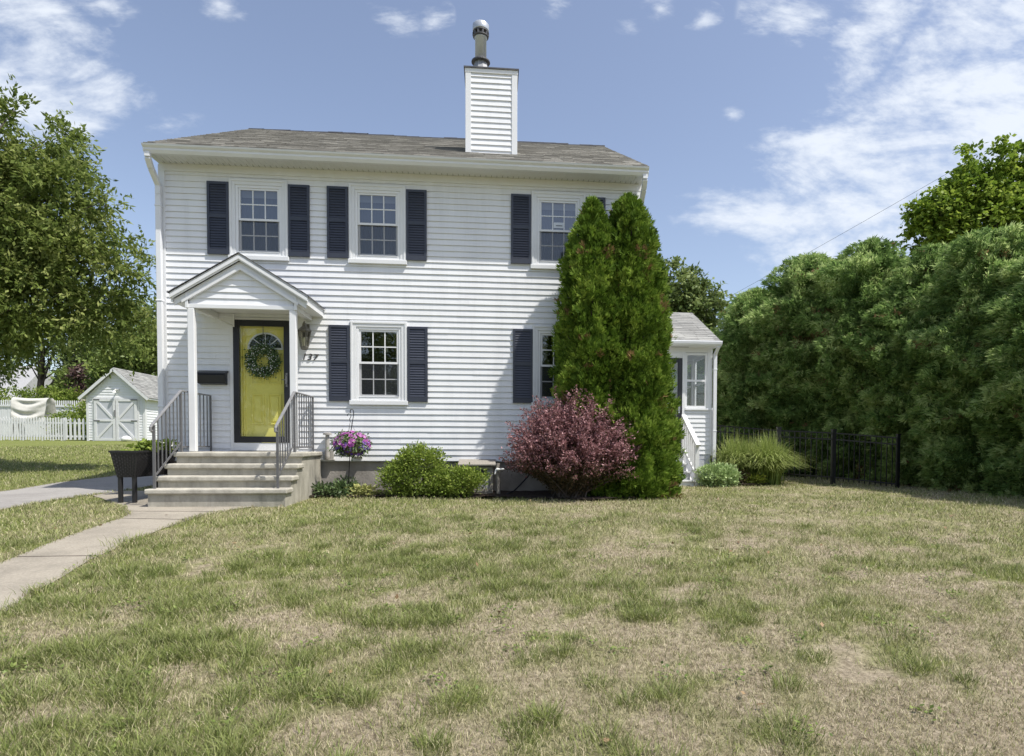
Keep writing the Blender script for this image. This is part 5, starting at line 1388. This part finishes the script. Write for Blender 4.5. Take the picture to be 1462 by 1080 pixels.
tree('oak_tree', 'big drooping broadleaf tree overhanging the driveway at the left edge', (-14.3, 5.2, gz(-14.3, 5.2)), (-13.2, 5.0, 6.5), 0.28,
     [(-13.6, 5.2, 6.2, 2.2, 2.0, 1.7), (-11.1, 4.8, 8.0, 1.1, 1.1, 0.9), (-12.5, 4.9, 7.2, 1.5, 1.3, 1.1), (-10.5, 4.6, 6.7, 1.15, 1.1, 0.95), (-12.0, 4.6, 5.4, 1.7, 1.5, 1.1), (-9.75, 4.4, 5.0, 1.05, 1.0, 0.75),
      (-9.0, 4.3, 4.15, 0.7, 0.8, 0.5), (-10.8, 4.4, 4.2, 1.4, 1.1, 0.75), (-12.8, 4.4, 3.9, 1.5, 1.2, 0.8), (-10.2, 4.5, 5.7, 0.9, 0.9, 0.6), (-8.5, 4.3, 4.9, 0.5, 0.6, 0.22), (-8.45, 4.3, 3.9, 0.45, 0.6, 0.45),
      (-8.9, 4.4, 6.4, 0.5, 0.5, 0.22), (-9.6, 4.4, 6.0, 0.5, 0.5, 0.4), (-8.6, 4.4, 5.45, 0.5, 0.5, 0.3), (-13.1, 4.4, 3.2, 1.1, 1.0, 0.6), (-11.6, 4.4, 3.7, 0.8, 0.8, 0.4)],
     620, 165, 0.48, 0.135, 0.057, 'leaf_oak', 201, droop=0.45, shell=0.5, step=5, rvar=0.5, twig=9, up=0.9)
tree('maple_tree', 'bright yellow green maple standing behind the tall hedge', (20.3, 13.3, 0.3), (20.0, 13.2, 9.0), 0.3,
     [(20.1, 13.1, 12.5, 0.75, 0.8, 1.2), (19.6, 13.1, 11.4, 1.2, 1.1, 0.9), (18.4, 13.2, 10.6, 1.1, 1.0, 0.8), (18.0, 13.2, 9.6, 0.8, 0.8, 0.6), (21.2, 13.0, 11.6, 0.8, 0.9, 1.1), (22.2, 13.0, 12.4, 0.8, 0.9, 1.3), (20.6, 12.8, 10.2, 1.9, 1.5, 1.0), (18.9, 13.3, 9.2, 1.3, 1.2, 0.8), (22.6, 13, 10.6, 1.6, 1.6, 1.4)],
     420, 90, 0.42, 0.19, 0.15, 'leaf_maple', 202, droop=0.5, shell=0.6, step=6, rvar=0.55, up=1.3, twig=8)
tree('background_tree', 'soft green tree rising behind the porch roof', (12.2, 28.5, 0.5), (12.0, 28.2, 8), 0.3,
     [(11.5, 28, 10.6, 1.5, 1.4, 1.9), (13.0, 27.8, 9.6, 1.4, 1.4, 1.7), (10.8, 28, 8.3, 1.6, 1.6, 1.6), (13.2, 28, 7.6, 1.8, 1.6, 1.6), (12, 28, 6, 2.4, 2, 2), (12.2, 28, 9, 1.6, 1.4, 1.4)], 330, 90, 0.55, 0.30, 0.16, 'leaf_background', 203, step=8, rvar=0.5, twig=7, droop=0.4, up=1.0)
tree('small_tree', 'light green young tree seen between the porch roof and the hedge', (12.6, 17.0, 0.5), (12.7, 17, 4), 0.12,
     [(12.4, 17, 5.3, 0.9, 0.9, 1.1), (12.9, 17, 4.2, 1.1, 1, 1.2)], 70, 50, 0.4, 0.16, 0.09, 'leaf_bright', 204, step=8)
BG = 'trees beyond the back yard'
tree('background_tree', 'tall green tree filling the gap between the house corner and the shed roof', (-24.5, 36, 1.06), (-24.4, 36, 9), 0.35,
     [(-24.5, 36, 9, 2.4, 2, 2.4), (-26.2, 36, 7, 2.2, 2, 2), (-22.8, 36, 7, 2.2, 2, 2.4), (-24.3, 35.5, 5.2, 2.8, 2, 2)], 260, 55, 0.75, 0.3, 0.16, 'leaf_background', 211, BG, step=9, rvar=0.5, twig=7, droop=0.4, up=1.0)
tree('bright_tree', 'light green leafy tree right behind the shed roof', (-20.8, 29.5, 1.06), (-20.8, 29.5, 4.5), 0.2,
     [(-20.6, 29.5, 6.0, 2.1, 1.6, 2.4), (-22.7, 29.6, 5.2, 1.5, 1.4, 1.7), (-18.9, 29.5, 5.0, 1.6, 1.3, 2.1)], 330, 70, 0.5, 0.22, 0.13, 'leaf_bright', 212, BG, step=9, rvar=0.5)
tree('purple_tree', 'dark purple leaved tree left of the shed peak', (-25.6, 31.5, 1.06), (-25.6, 31.5, 4.0), 0.18,
     [(-25.6, 31.5, 4.7, 1.0, 1.0, 1.3), (-25.2, 31.5, 3.7, 1.1, 1, 1.0)], 120, 50, 0.4, 0.2, 0.12, 'leaf_purple', 213, BG, step=9)
tree('background_tree', 'green tree with a visible forked trunk above the clipped hedge', (-31.5, 35.5, 1.06), (-31.0, 35.5, 7.5), 0.32,
     [(-31.0, 35.5, 8.6, 3.0, 2, 1.7), (-33.8, 35.5, 7.5, 2.0, 2, 1.5), (-28.6, 35.5, 7.4, 1.9, 1.8, 1.5), (-30.0, 36, 10.5, 2.4, 2, 1.8)], 230, 55, 0.7, 0.28, 0.15, 'leaf_background', 214, BG, step=9, rvar=0.5, twig=7, droop=0.4, up=1.0)
tree('background_tree', 'green tree with bare lower limbs at the left edge behind the hedge', (-36.5, 37, 1.06), (-36.2, 37, 7.5), 0.32,
     [(-36.5, 37, 8.0, 2.6, 2, 2.0), (-39.5, 37, 7.5, 2.6, 2, 2.2), (-35.2, 36.5, 5.4, 1.0, 1, 0.8)], 170, 55, 0.7, 0.28, 0.15, 'leaf_background', 215, BG, step=8, rvar=0.5, twig=7, droop=0.4, up=1.0)
tree('bright_tree', 'light green tree between the forked tree and the purple leaved tree', (-27.2, 32.5, 1.06), (-27.2, 32.5, 4.5), 0.15,
     [(-27.2, 32.5, 4.3, 1.1, 1.0, 1.5), (-26.6, 32.5, 3.4, 1.0, 1, 1.1)], 110, 50, 0.45, 0.2, 0.12, 'leaf_bright', 216, BG, step=9, rvar=0.5)
conifer('spruce_tree', 'pale blue grey spruce behind the overhanging tree', (-29.3, 37.5, 1.06), [(0.5, 2.2), (3, 1.9), (6, 1.2), (8.5, 0.6), (10.3, 0.03)], 5000, 'leaf_spruce', 217, spray=0.4, up=-0.2, lump=0.5, wid=0.07, group=BG, cat='tree', core=0.7)

# ================================================================== back yard on the left
shed = thing('shed', 'small white shed with grey cross braced double doors', 'shed', (-17.55, 19.9, 1.05))
SX_0, SX_1, SYF, SYB, SZ, SE, SA = -18.82, -16.28, 19.9, 24.0, 1.05, 3.14, 4.36
SC = (SX_0 + SX_1) / 2
b = MB(); siding(b, SX_0, SX_1, SZ + 0.05, SA - 0.05, [], lambda s, n, z: (s, SYF - n, z), expo=0.125, proud=0.022, clip=lambda z: (SC - (SA - max(z, SE)) / (SA - SE) * (SX_1 - SX_0) / 2, SC + (SA - max(z, SE)) / (SA - SE) * (SX_1 - SX_0) / 2), seed=41)
siding(b, SYF, SYB, SZ + 0.05, SE, [], lambda s, n, z: (SX_1 + n, s, z), expo=0.125, proud=0.022, seed=42); siding(b, SYF, SYB, SZ + 0.05, SE, [], lambda s, n, z: (SX_0 - n, s, z), expo=0.125, proud=0.022, seed=43)
b.box(SX_0 + 0.05, SX_1 - 0.05, SYF + 0.05, SYB, SZ - 0.2, SE - 0.05)
b.build('wall', 'siding', shed)
b = MB()
for x in (SX_0 - 0.03, SX_1 - 0.08): b.box(x, x + 0.11, SYF - 0.035, SYF + 0.1, SZ, SE + 0.02)
b.box(-18.5, -16.6, SYF - 0.034, SYF, 3.03, 3.10); b.box(-18.58, -18.5, SYF - 0.034, SYF, SZ, 3.10); b.box(-16.6, -16.52, SYF - 0.034, SYF, SZ, 3.10)
b.build('shed_trim', 'white_wood', shed)
b = MB(); po = [(SC, SA + 0.10), (SX_1 + 0.25, SE - 0.08), (SX_1 + 0.25, SE - 0.14), (SC, SA + 0.04), (SX_0 - 0.25, SE - 0.14), (SX_0 - 0.25, SE - 0.08)]
b.prism(po, SYF - 0.2, SYB + 0.2, lambda p, y: (p[0], y, p[1])); srf = b.build('roof', 'white_wood', shed)
for sg, xe in ((-1, SX_0 - 0.27), (1, SX_1 + 0.27)):
    shingles('shingles', SYF - 0.22, SYB + 0.22, (xe, SE - 0.075), (SC, SA + 0.112), srf, 'shingle_grey', expo=0.13, seed=44, axis_map=lambda x, y, z: (y, x, z))
for sg, xe in ((-1, SX_0 - 0.25), (1, SX_1 + 0.25)): MB().bar((SC, SYF - 0.215, SA + 0.02), (xe, SYF - 0.215, SE - 0.15), 0.025, 0.12, up=(0, 0, 1)).build('rake_board', 'white_wood', srf)
for x0, x1 in ((-18.49, -17.56), (-17.53, -16.61)):
    b = MB(); b.box(x0, x1, SYF - 0.05, SYF - 0.03, SZ + 0.02, 3.02); d = b.build('shed_door', 'door_panel_grey', shed)
    b = MB(); frame_ring(b, x0, x1, SZ + 0.02, 3.02, 0.11, 0.11, 0.11, SYF - 0.075, SYF - 0.0505); zm = 2.02
    b.box(x0 + 0.11, x1 - 0.11, SYF - 0.074, SYF - 0.0505, zm - 0.05, zm + 0.05)
    if x0 < -18: q = ((x0 + 0.11, 2.91, x1 - 0.11, 2.1), (x0 + 0.11, 1.16, x1 - 0.11, 1.95))
    else: q = ((x0 + 0.11, 2.1, x1 - 0.11, 2.91), (x0 + 0.11, 1.95, x1 - 0.11, 1.16))
    for a in q: b.bar((a[0], SYF - 0.062, a[1]), (a[2], SYF - 0.062, a[3]), 0.022, 0.10, up=(0, 0, 1))
    b.build('door_brace', 'white_wood', d)
    b = MB()
    xh = x0 if x0 < -18 else x1; s_ = 1 if x0 < -18 else -1
    for z in (2.0, 2.98): b.box(min(xh - 0.03 * s_, xh + 0.25 * s_), max(xh - 0.03 * s_, xh + 0.25 * s_), SYF - 0.085, SYF - 0.0755, z - 0.025, z + 0.025)
    b.build('hinge', 'iron', d)
b = MB(); b.box(-17.6, -17.54, SYF - 0.11, SYF - 0.076, 2.2, 2.5); b.build('latch', 'iron_light', shed)
b = MB(); b.tube([(SC + 0.08, SYF - 0.03, 3.42), (SC + 0.08, SYF - 0.16, 3.46), (SC + 0.03, SYF - 0.2, 3.38)], 0.03, 6); b.lathe([(0.03, 0), (0.08, -0.08), (0.085, -0.1)], (SC + 0.03, SYF - 0.2, 3.4), 10); b.box(SC, SC + 0.16, SYF - 0.05, SYF - 0.025, 3.36, 3.5); b.build('shed_lamp', 'plastic_white', shed)
b = MB(); b.lathe([(0.02, 0), (0.14, 0.03), (0.17, 0.12), (0.13, 0.2), (0.03, 0.25)], (-17.0, 19.55, 1.03), 9)
b.v = [(x + random.uniform(-.02, .02) + (0.1 if x > -17 else 0), y, z + random.uniform(-.02, .02)) for x, y, z in b.v]
tag(b.build('white_bag', 'plastic_white', smooth=True), 'small crumpled white bag on the grass by the shed doors', 'bag')

# picket fence: the run and the wider spaced gate
pf = thing('picket_fence', 'long white picket fence across the back yard', 'fence', (-22.0, 20.0, 1.0))
px0, px1 = -23.9, -19.92


def fy(x): return 20.05 + (x + 22) * -0.02


def picket(parent, x, y, z0, h, w_):
    b = MB(); zt = z0 + h; b.prism([(x - w_ / 2, z0), (x + w_ / 2, z0), (x + w_ / 2, zt - w_ * 0.8), (x, zt), (x - w_ / 2, zt - w_ * 0.8)], y - 0.012, y + 0.012, lambda p, yy: (p[0], yy, p[1])); return b.build('picket', 'white_wood', parent)


n = 34
for k in range(n):
    x = px0 + (px1 - px0) * k / (n - 1); picket(pf, x, fy(x), gz(x, 20) + 0.02 + 0.02 * math.sin(k * 1.7), 1.06 + 0.012 * math.sin(k * 2.3), 0.062)
for dz in (0.22, 0.83):
    b = MB(); b.bar((px0, fy(px0) + 0.035, gz(px0, 20) + dz), (px1, fy(px1) + 0.035, gz(px1, 20) + dz), 0.04, 0.09); b.build('rail', 'white_wood', pf)
for x in (-23.6, -21.8, -19.98):
    b = MB(); b.box(x - 0.045, x + 0.045, fy(x) + 0.06, fy(x) + 0.15, gz(x, 20) - 0.1, gz(x, 20) + 1.05); b.build('post', 'white_wood', pf)
pg = thing('picket_gate', 'white picket gate with wide gaps beside the shed', 'gate', (-19.3, 20.0, 1.05))
for k in range(6):
    x = -19.82 + k * 0.19; picket(pg, x, 20.0, gz(x, 20) + 0.04, 1.02, 0.095)
for dz in (0.2, 0.82):
    b = MB(); b.bar((-19.86, 20.035, gz(-19.4, 20) + dz), (-18.84, 20.035, gz(-19.4, 20) + dz), 0.04, 0.09); b.build('rail', 'white_wood', pg)
b = MB(); b.bar((-19.84, 20.03, gz(-19.4, 20) + 0.2), (-18.86, 20.03, gz(-19.4, 20) + 0.8), 0.02, 0.08); b.build('brace', 'white_wood', pg) if False else None
bf = thing('board_fence', 'solid white board fence with small pickets along its top, in front of the clipped hedge', 'fence', (-26.0, 27.2, 1.06))
b = MB(); n = 60
for k in range(n):
    x = -30.0 + 6.4 * k / n; b.box(x + 0.003, x + 0.104, 27.18 + 0.004 * (k % 3), 27.21 + 0.004 * (k % 3), 1.0, 3.02)
b.build('boards', 'white_wood', bf)
b = MB(); b.bar((-30, 27.16, 3.05), (-23.6, 27.16, 3.05), 0.05, 0.1); b.bar((-30, 27.16, 2.2), (-23.6, 27.16, 2.2), 0.04, 0.08); b.build('rail', 'white_wood', bf)
for k in range(56):
    x = -30.0 + 6.4 * k / 56; picket(bf, x + 0.06, 27.2, 3.1, 0.28, 0.06)

tp = thing('covered_swing', 'garden swing under a sagging grey tarp behind the picket fence', 'covered swing', (-24.0, 24.1, 1.05))
nx, nz = 46, 26; V = []
rg = np.random.default_rng(31)
for sd, yb in ((0, -0.45), (1, 0.45)):
    for j in range(nz):
        t = j / (nz - 1)
        for i in range(nx):
            s = i / (nx - 1); sag = 0.10 * math.sin(math.pi * s) * math.sin(math.pi * min(1, t * 1.2))
            x = -24.9 + 1.78 * s + (0.14 * t * (1 - 2 * s)) * (1 if s < 0.5 else 0.2)
            zf = (math.sin(15 * t - 3.4 * math.sin(math.pi * s) + s * 2.5) * 0.055 + math.sin(27 * t - 4.0 * math.sin(math.pi * s)) * 0.02) * (0.25 + math.sin(math.pi * s)) * min(1, t * 6) + math.sin(23 * s + 3 * t) * 0.012 * t
            y = 24.1 + yb * (0.25 + 0.35 * min(1, t * 8) ** 0.5 + 0.55 * t) + (zf if sd == 0 else -zf)
            V.append((x, y, 3.32 - 0.02 * (s - 0.5) - 1.35 * t - 0.05 * math.sin(math.pi * s) * (1 - t)))
F = []
for sd in (0, 1):
    o = sd * nx * nz
    for j in range(nz - 1):
        for i in range(nx - 1): F.append((o + j * nx + i, o + j * nx + i + 1, o + (j + 1) * nx + i + 1, o + (j + 1) * nx + i))
for i in range(nx - 1): F.append((i, nx * nz + i, nx * nz + i + 1, i + 1))
for j in range(nz - 1):
    for i in (0, nx - 1): F.append((j * nx + i, (j + 1) * nx + i, nx * nz + (j + 1) * nx + i, nx * nz + j * nx + i))
np_mesh('tarp', np.array(V), np.array(F), None, 'tarp', tp, smooth=True)
b = MB()
for x in (-24.85, -23.2):
    b.bar((x, 23.75, 1.0), (x, 24.08, 3.2), 0.07); b.bar((x, 24.45, 1.0), (x, 24.12, 3.2), 0.07)
b.build('swing_frame', 'weathered_wood', tp)
um = thing('folded_umbrella', 'folded tan garden umbrella in front of the clipped hedge', 'umbrella', (-22.3, 25.4, 1.06))
MB().lathe([(0.30, 1.65), (0.24, 1.9), (0.13, 2.25), (0.05, 2.5), (0.02, 2.6)], (-22.3, 25.4, 1.06), 8).build('canopy', 'canvas_tan', um)
MB().tube([(-22.3, 25.4, 1.0), (-22.3, 25.4, 3.7)], 0.03, 8).build('pole', 'weathered_wood', um)
shrub('yew_shrub', 'rounded dark green bush between the tarp and the shed', 'shrub', (-20.9, 22.3, 1.06),
      [(-20.9, 22.3, 2.0, 0.85, 0.8, 0.75), (-20.2, 22.3, 2.4, 0.75, 0.7, 0.65), (-20.0, 22.3, 1.6, 0.7, 0.7, 0.6), (-21.3, 22.3, 1.5, 0.6, 0.6, 0.5)], 190, 34, 0.28, 0.13, 0.06, 'leaf_box', 221, droop=-0.2, shell=0.6, rvar=0.5)
hd_ = thing('clipped_hedge', 'long clipped green hedge behind the white board fence', 'hedge', (-30, 30.0, 1.06))
hl = [(-35.5 + 0.85 * k, 30.2 + 0.1 * math.sin(k), 2.6 + 0.05 * math.sin(k * 2.1), 0.75, 0.7, 1.75 + 0.03 * math.sin(k * 1.3)) for k in range(15)]
crown(hl, 620, 40, 0.35, 0.16, 0.08, 'foliage', 'leaf_hedge_clip' if 'leaf_hedge_clip' in MATS else 'leaf_box', hd_, 222, droop=-0.2, shell=0.75, rvar=0.5)
nh = thing('neighbour_house', 'grey roofed neighbouring house showing above the hedge at the left edge', 'house', (-46, 52, 1.1))
b = MB(); b.box(-56, -43.5, 50, 58, 1.0, 4.6); b.build('wall', 'siding', nh)
b = MB(); b.prism([(49.3, 4.5), (54, 8.3), (58.7, 4.5)], -56.5, -43.0, lambda p, x: (x, p[0], p[1])); b.build('roof', 'shed_roof_grey' if 'shed_roof_grey' in MATS else 'grey_board', nh)

# utility wires
def wire(label, a, bb, sag):
    pts = [(a[0] + (bb[0] - a[0]) * t, a[1] + (bb[1] - a[1]) * t, a[2] + (bb[2] - a[2]) * t - sag * 4 * t * (1 - t)) for t in np.linspace(0, 1, 13)]
    tag(MB().tube(pts, 0.006, 6).build('utility_wire', 'black_metal'), label, 'wire', 'utility wires')


wire('thin overhead wire rising from behind the porch roof to the maple', (10.2, 18.5, 7.5), (18.6, 11.66, 12.18), 0.05)
wire('thin overhead wire crossing the foot of the maple at the right edge', (20.2, 11.5, 9.6), (23.5, 10.5, 11.2), 0.02)

# trees across the street, mirrored in the lower windows
src = [o for o in bpy.data.objects if o.name == 'background_tree.001'][0]
for i, (x, y, rz, s, lab) in enumerate(((-8.5, -34, 1.0, 1.0, 'street tree behind the viewer mirrored in the lower left window'), (4.5, -36, 2.5, 1.0, 'street tree behind the viewer mirrored in the lower right window'),
                                      (-14.5, -33, 1.0, 1.0, 'street tree behind the viewer mirrored in the door glass'))):
    root = thing('street_tree', lab, 'tree', (x, y, -0.6), 'trees across the street', world=False)
    for ch in [q for q in bpy.data.objects if q.parent == src]:
        c = ch.copy(); COL.objects.link(c); c.parent = root; c.location = (24.5, -36, -1.06)

# ================================================================== grass
def make_grass():
    rg = np.random.default_rng(77)
    rings = ((2.7, 4.0, 7500, 0.0032, 1.0), (4.0, 6.0, 4600, 0.0041, 1.0), (6.0, 8.6, 2300, 0.0056, 1.0), (8.6, 12.0, 1200, 0.008, 1.0), (12.0, 19.0, 520, 0.0095, 1.0), (19.0, 32.0, 170, 0.016, 1.0))
    XS = []; YS = []; WS = []; HS = []
    for d0, d1, dens, w, hs in rings:
        a0, a1 = math.radians(-50), math.radians(54)
        if d0 >= 12: a0, a1 = math.radians(-44), math.radians(44)
        n = int(dens * 0.5 * (d1 ** 2 - d0 ** 2) * (a1 - a0))
        d = np.sqrt(rg.random(n) * (d1 ** 2 - d0 ** 2) + d0 ** 2); a = a0 + (a1 - a0) * rg.random(n)
        XS.append(np.sin(a) * d); YS.append(-11.5 + np.cos(a) * d); WS.append(np.full(n, w)); HS.append(np.full(n, hs))
    x = np.concatenate(XS); y = np.concatenate(YS); w = np.concatenate(WS); hs = np.concatenate(HS)
    keep = np.ones(len(x), bool)
    wob = (fbm(x * 5, y * 5, 2) - 0.5) * 0.2 + rg.normal(size=len(x)) * 0.012
    for poly in (WALK, DRIVE, BED, BED2):
        keep &= ~in_poly(x + wob, y + wob * 0.7, poly)
    for poly in (STEP_POLY, HOUSE_POLY, PORCH_POLY): keep &= ~in_poly(x, y, poly)
    keep &= ~((x > 10.0) & (y > -3)) & (y < 19.7) & ~((x > -5.6) & (x < 5) & (y > 6))
    x, y, w, hs = x[keep], y[keep], w[keep], hs[keep]
    gr = greenness(x, y)
    bare = fbm(x * 0.9 + 50, y * 0.9 + 20, 4)
    k = rg.random(len(x)) > sst(0.55, 0.68, bare) * (1 - gr) * 0.9
    x, y, w, hs, gr = x[k], y[k], w[k], hs[k], gr[k]
    n = len(x)
    isg = rg.random(n) < (0.17 + 0.66 * gr)
    grn = np.where(isg, 0.45 + 0.55 * rg.random(n), 0.0 + 0.35 * rg.random(n))
    h = np.where(isg, 0.028 + 0.036 * rg.random(n), 0.026 + 0.044 * rg.random(n)) * hs * (0.75 + 0.6 * gr)
    tilt = np.where(isg, 0.35 + 0.85 * rg.random(n), 0.5 + 0.85 * rg.random(n))
    # blades that lean over the edges of the walk and drive
    ex = []; ey = []
    for poly in (WALK, DRIVE):
        for (xa, ya), (xb, yb) in zip(poly, poly[1:] + poly[:1]):
            if max(ya, yb) > 1.5 or min(ya, yb) < -9.6: 
                if not (poly is DRIVE and xa < -8): continue
            if (min(xa, xb) > -5.1 and max(ya, yb) > -1.4) or (poly is WALK and min(ya, yb) > -1.6 and max(xa, xb) < -5.5): continue
            m = int(math.hypot(xb - xa, yb - ya) * 260); t = rg.random(m)
            ex.append(xa + (xb - xa) * t + rg.normal(size=m) * 0.028); ey.append(ya + (yb - ya) * t + rg.normal(size=m) * 0.028)
    ex = np.concatenate(ex); ey = np.concatenate(ey); m = len(ex)
    x = np.concatenate([x, ex]); y = np.concatenate([y, ey]); w = np.concatenate([w, np.full(m, 0.006)]); h = np.concatenate([h, 0.03 + 0.04 * rg.random(m)])
    tilt = np.concatenate([tilt, 0.3 + 0.9 * rg.random(m)]); grn = np.concatenate([grn, np.where(rg.random(m) < 0.7, 0.5 + 0.5 * rg.random(m), 0.3 * rg.random(m))]); n = len(x)
    # tufts of coarse dark grass
    nt = 1500
    ta = np.radians(-46) + np.radians(92) * rg.random(nt); td = 2.7 + 6.0 * rg.random(nt) ** 1.25
    tx = np.sin(ta) * td; ty = -11.5 + np.cos(ta) * td
    tg = greenness(tx, ty); ok = (tg > 0.25 + 0.5 * rg.random(nt)) & ((tx < 0.3) | (rg.random(nt) < 0.45))
    for poly in (WALK, DRIVE, BED, BED2, STEP_POLY): ok &= ~in_poly(tx, ty, poly)
    tx, ty = tx[ok], ty[ok]; per = 90
    cr = 0.03 + 0.085 * rg.random(len(tx)) ** 1.6; tone = rg.random(len(tx))
    off = rg.normal(size=(len(tx), per, 2)) * cr[:, None, None]
    bx = (tx[:, None] + off[:, :, 0]).ravel(); by = (ty[:, None] + off[:, :, 1]).ravel(); m = len(bx)
    baz = np.arctan2(off[:, :, 1], off[:, :, 0]).ravel() + rg.normal(size=m) * 0.5
    az = rg.random(n) * 2 * np.pi
    x = np.concatenate([x, bx]); y = np.concatenate([y, by]); az = np.concatenate([az, baz])
    h = np.concatenate([h, (0.05 + 0.055 * rg.random(m)) * np.repeat(0.7 + 0.6 * tone, per)]); tilt = np.concatenate([tilt, 0.35 + 0.9 * rg.random(m)])
    w = np.concatenate([w, np.full(m, 0.0042)]); grn = np.concatenate([grn, 0.75 + 0.25 * rg.random(m)])
    rnd = np.concatenate([rg.random(n), np.clip(np.repeat(tone, per) * 0.35 + 0.4 * rg.random(m), 0, 1)])
    n = len(x); z = ground_z(x, y) + np.where((np.abs(x) < 14) & (y > -10) & (y < 5), (fbm(x * 1.3, y * 1.3, 3) - 0.5) * 0.05, 0) - 0.004
    d = np.stack([np.cos(az), np.sin(az), np.zeros(n)], 1)
    fa = rg.random(n) * np.pi * 2
    s = np.stack([np.cos(fa), np.sin(fa), np.zeros(n)], 1) * (w / 2)[:, None]
    B = np.stack([x, y, z], 1)
    t1 = tilt * 0.55; t2 = tilt * 1.25
    M1 = B + d * (np.sin(t1) * h * 0.55)[:, None]; M1[:, 2] += np.cos(t1) * h * 0.55
    T = M1 + d * (np.sin(t2) * h * 0.5)[:, None]; T[:, 2] += np.cos(t2) * h * 0.5
    T[:, 2] = np.maximum(T[:, 2], z + 0.006)
    V = np.stack([B - s, B + s, M1 + s * 0.8, M1 - s * 0.8, T + s * 0.12, T - s * 0.12], 1).reshape(-1, 3)
    i = np.arange(n)[:, None] * 6
    F = np.concatenate([np.stack([i[:, 0], i[:, 0] + 1, i[:, 0] + 2, i[:, 0] + 3], 1), np.stack([i[:, 0] + 3, i[:, 0] + 2, i[:, 0] + 4, i[:, 0] + 5], 1)])
    # broad-leaved weeds and clover in loose patches, a few dead leaves
    nw = 150; wa = np.radians(-40 + 80 * rg.random(nw)); wd = np.sqrt(rg.random(nw) * (8.5 ** 2 - 2.8 ** 2) + 2.8 ** 2)
    wx = np.sin(wa) * wd; wy = -11.5 + np.cos(wa) * wd; ok = np.ones(nw, bool)
    for poly in (WALK, DRIVE, BED, BED2, STEP_POLY): ok &= ~in_poly(wx, wy, poly)
    wx, wy = np.repeat(wx[ok], 22), np.repeat(wy[ok], 22); m = len(wx); cx = wx + rg.normal(size=m) * 0.05; cy = wy + rg.normal(size=m) * 0.05
    P = np.stack([cx, cy, ground_z(cx, cy) + 0.012 + 0.025 * rg.random(m)], 1); A = norm(np.stack([rg.normal(size=m), rg.normal(size=m), 0.25 + 0.3 * rg.random(m)], 1)); S = norm(np.cross(A, np.array([[0.1, 0, 1.0]])))
    tag(leaves(P, A, S, 0.026 * (0.6 + 0.8 * rg.random(m)), 0.02, 'lawn_weeds', 'leaf_bright', None, rg.random(m)), 'small light green weeds scattered through the lawn', 'weeds', kind='stuff')
    m = 70; wa = np.radians(-42 + 80 * rg.random(m)); wd = np.sqrt(rg.random(m) * (11 ** 2 - 2.8 ** 2) + 2.8 ** 2); cx = np.sin(wa) * wd; cy = np.minimum(-11.5 + np.cos(wa) * wd, -1.6)
    P = np.stack([cx, cy, ground_z(cx, cy) + 0.03], 1); A = norm(np.stack([rg.normal(size=m), rg.normal(size=m), 0.4 * rg.normal(size=m)], 1)); S = norm(np.cross(A, norm(np.stack([0.4 * rg.normal(size=m), 0.4 * rg.normal(size=m), np.ones(m)], 1))))
    tag(leaves(P, A, S, 0.055, 0.03, 'fallen_leaves', 'dead_leaf', None, rg.random(m)), 'a few brown fallen leaves on the lawn and walk', 'leaves', kind='stuff')
    ob = np_mesh('grass', V, F, {'rnd': ('FACE', np.concatenate([rnd, rnd])), 'grn': ('FACE', np.concatenate([grn, grn]))}, 'grass_blade')
    tag(ob, 'short dry grass mixed with green tufts covering the lawn', 'grass', kind='stuff')
    print('grass blades', n)


make_grass()
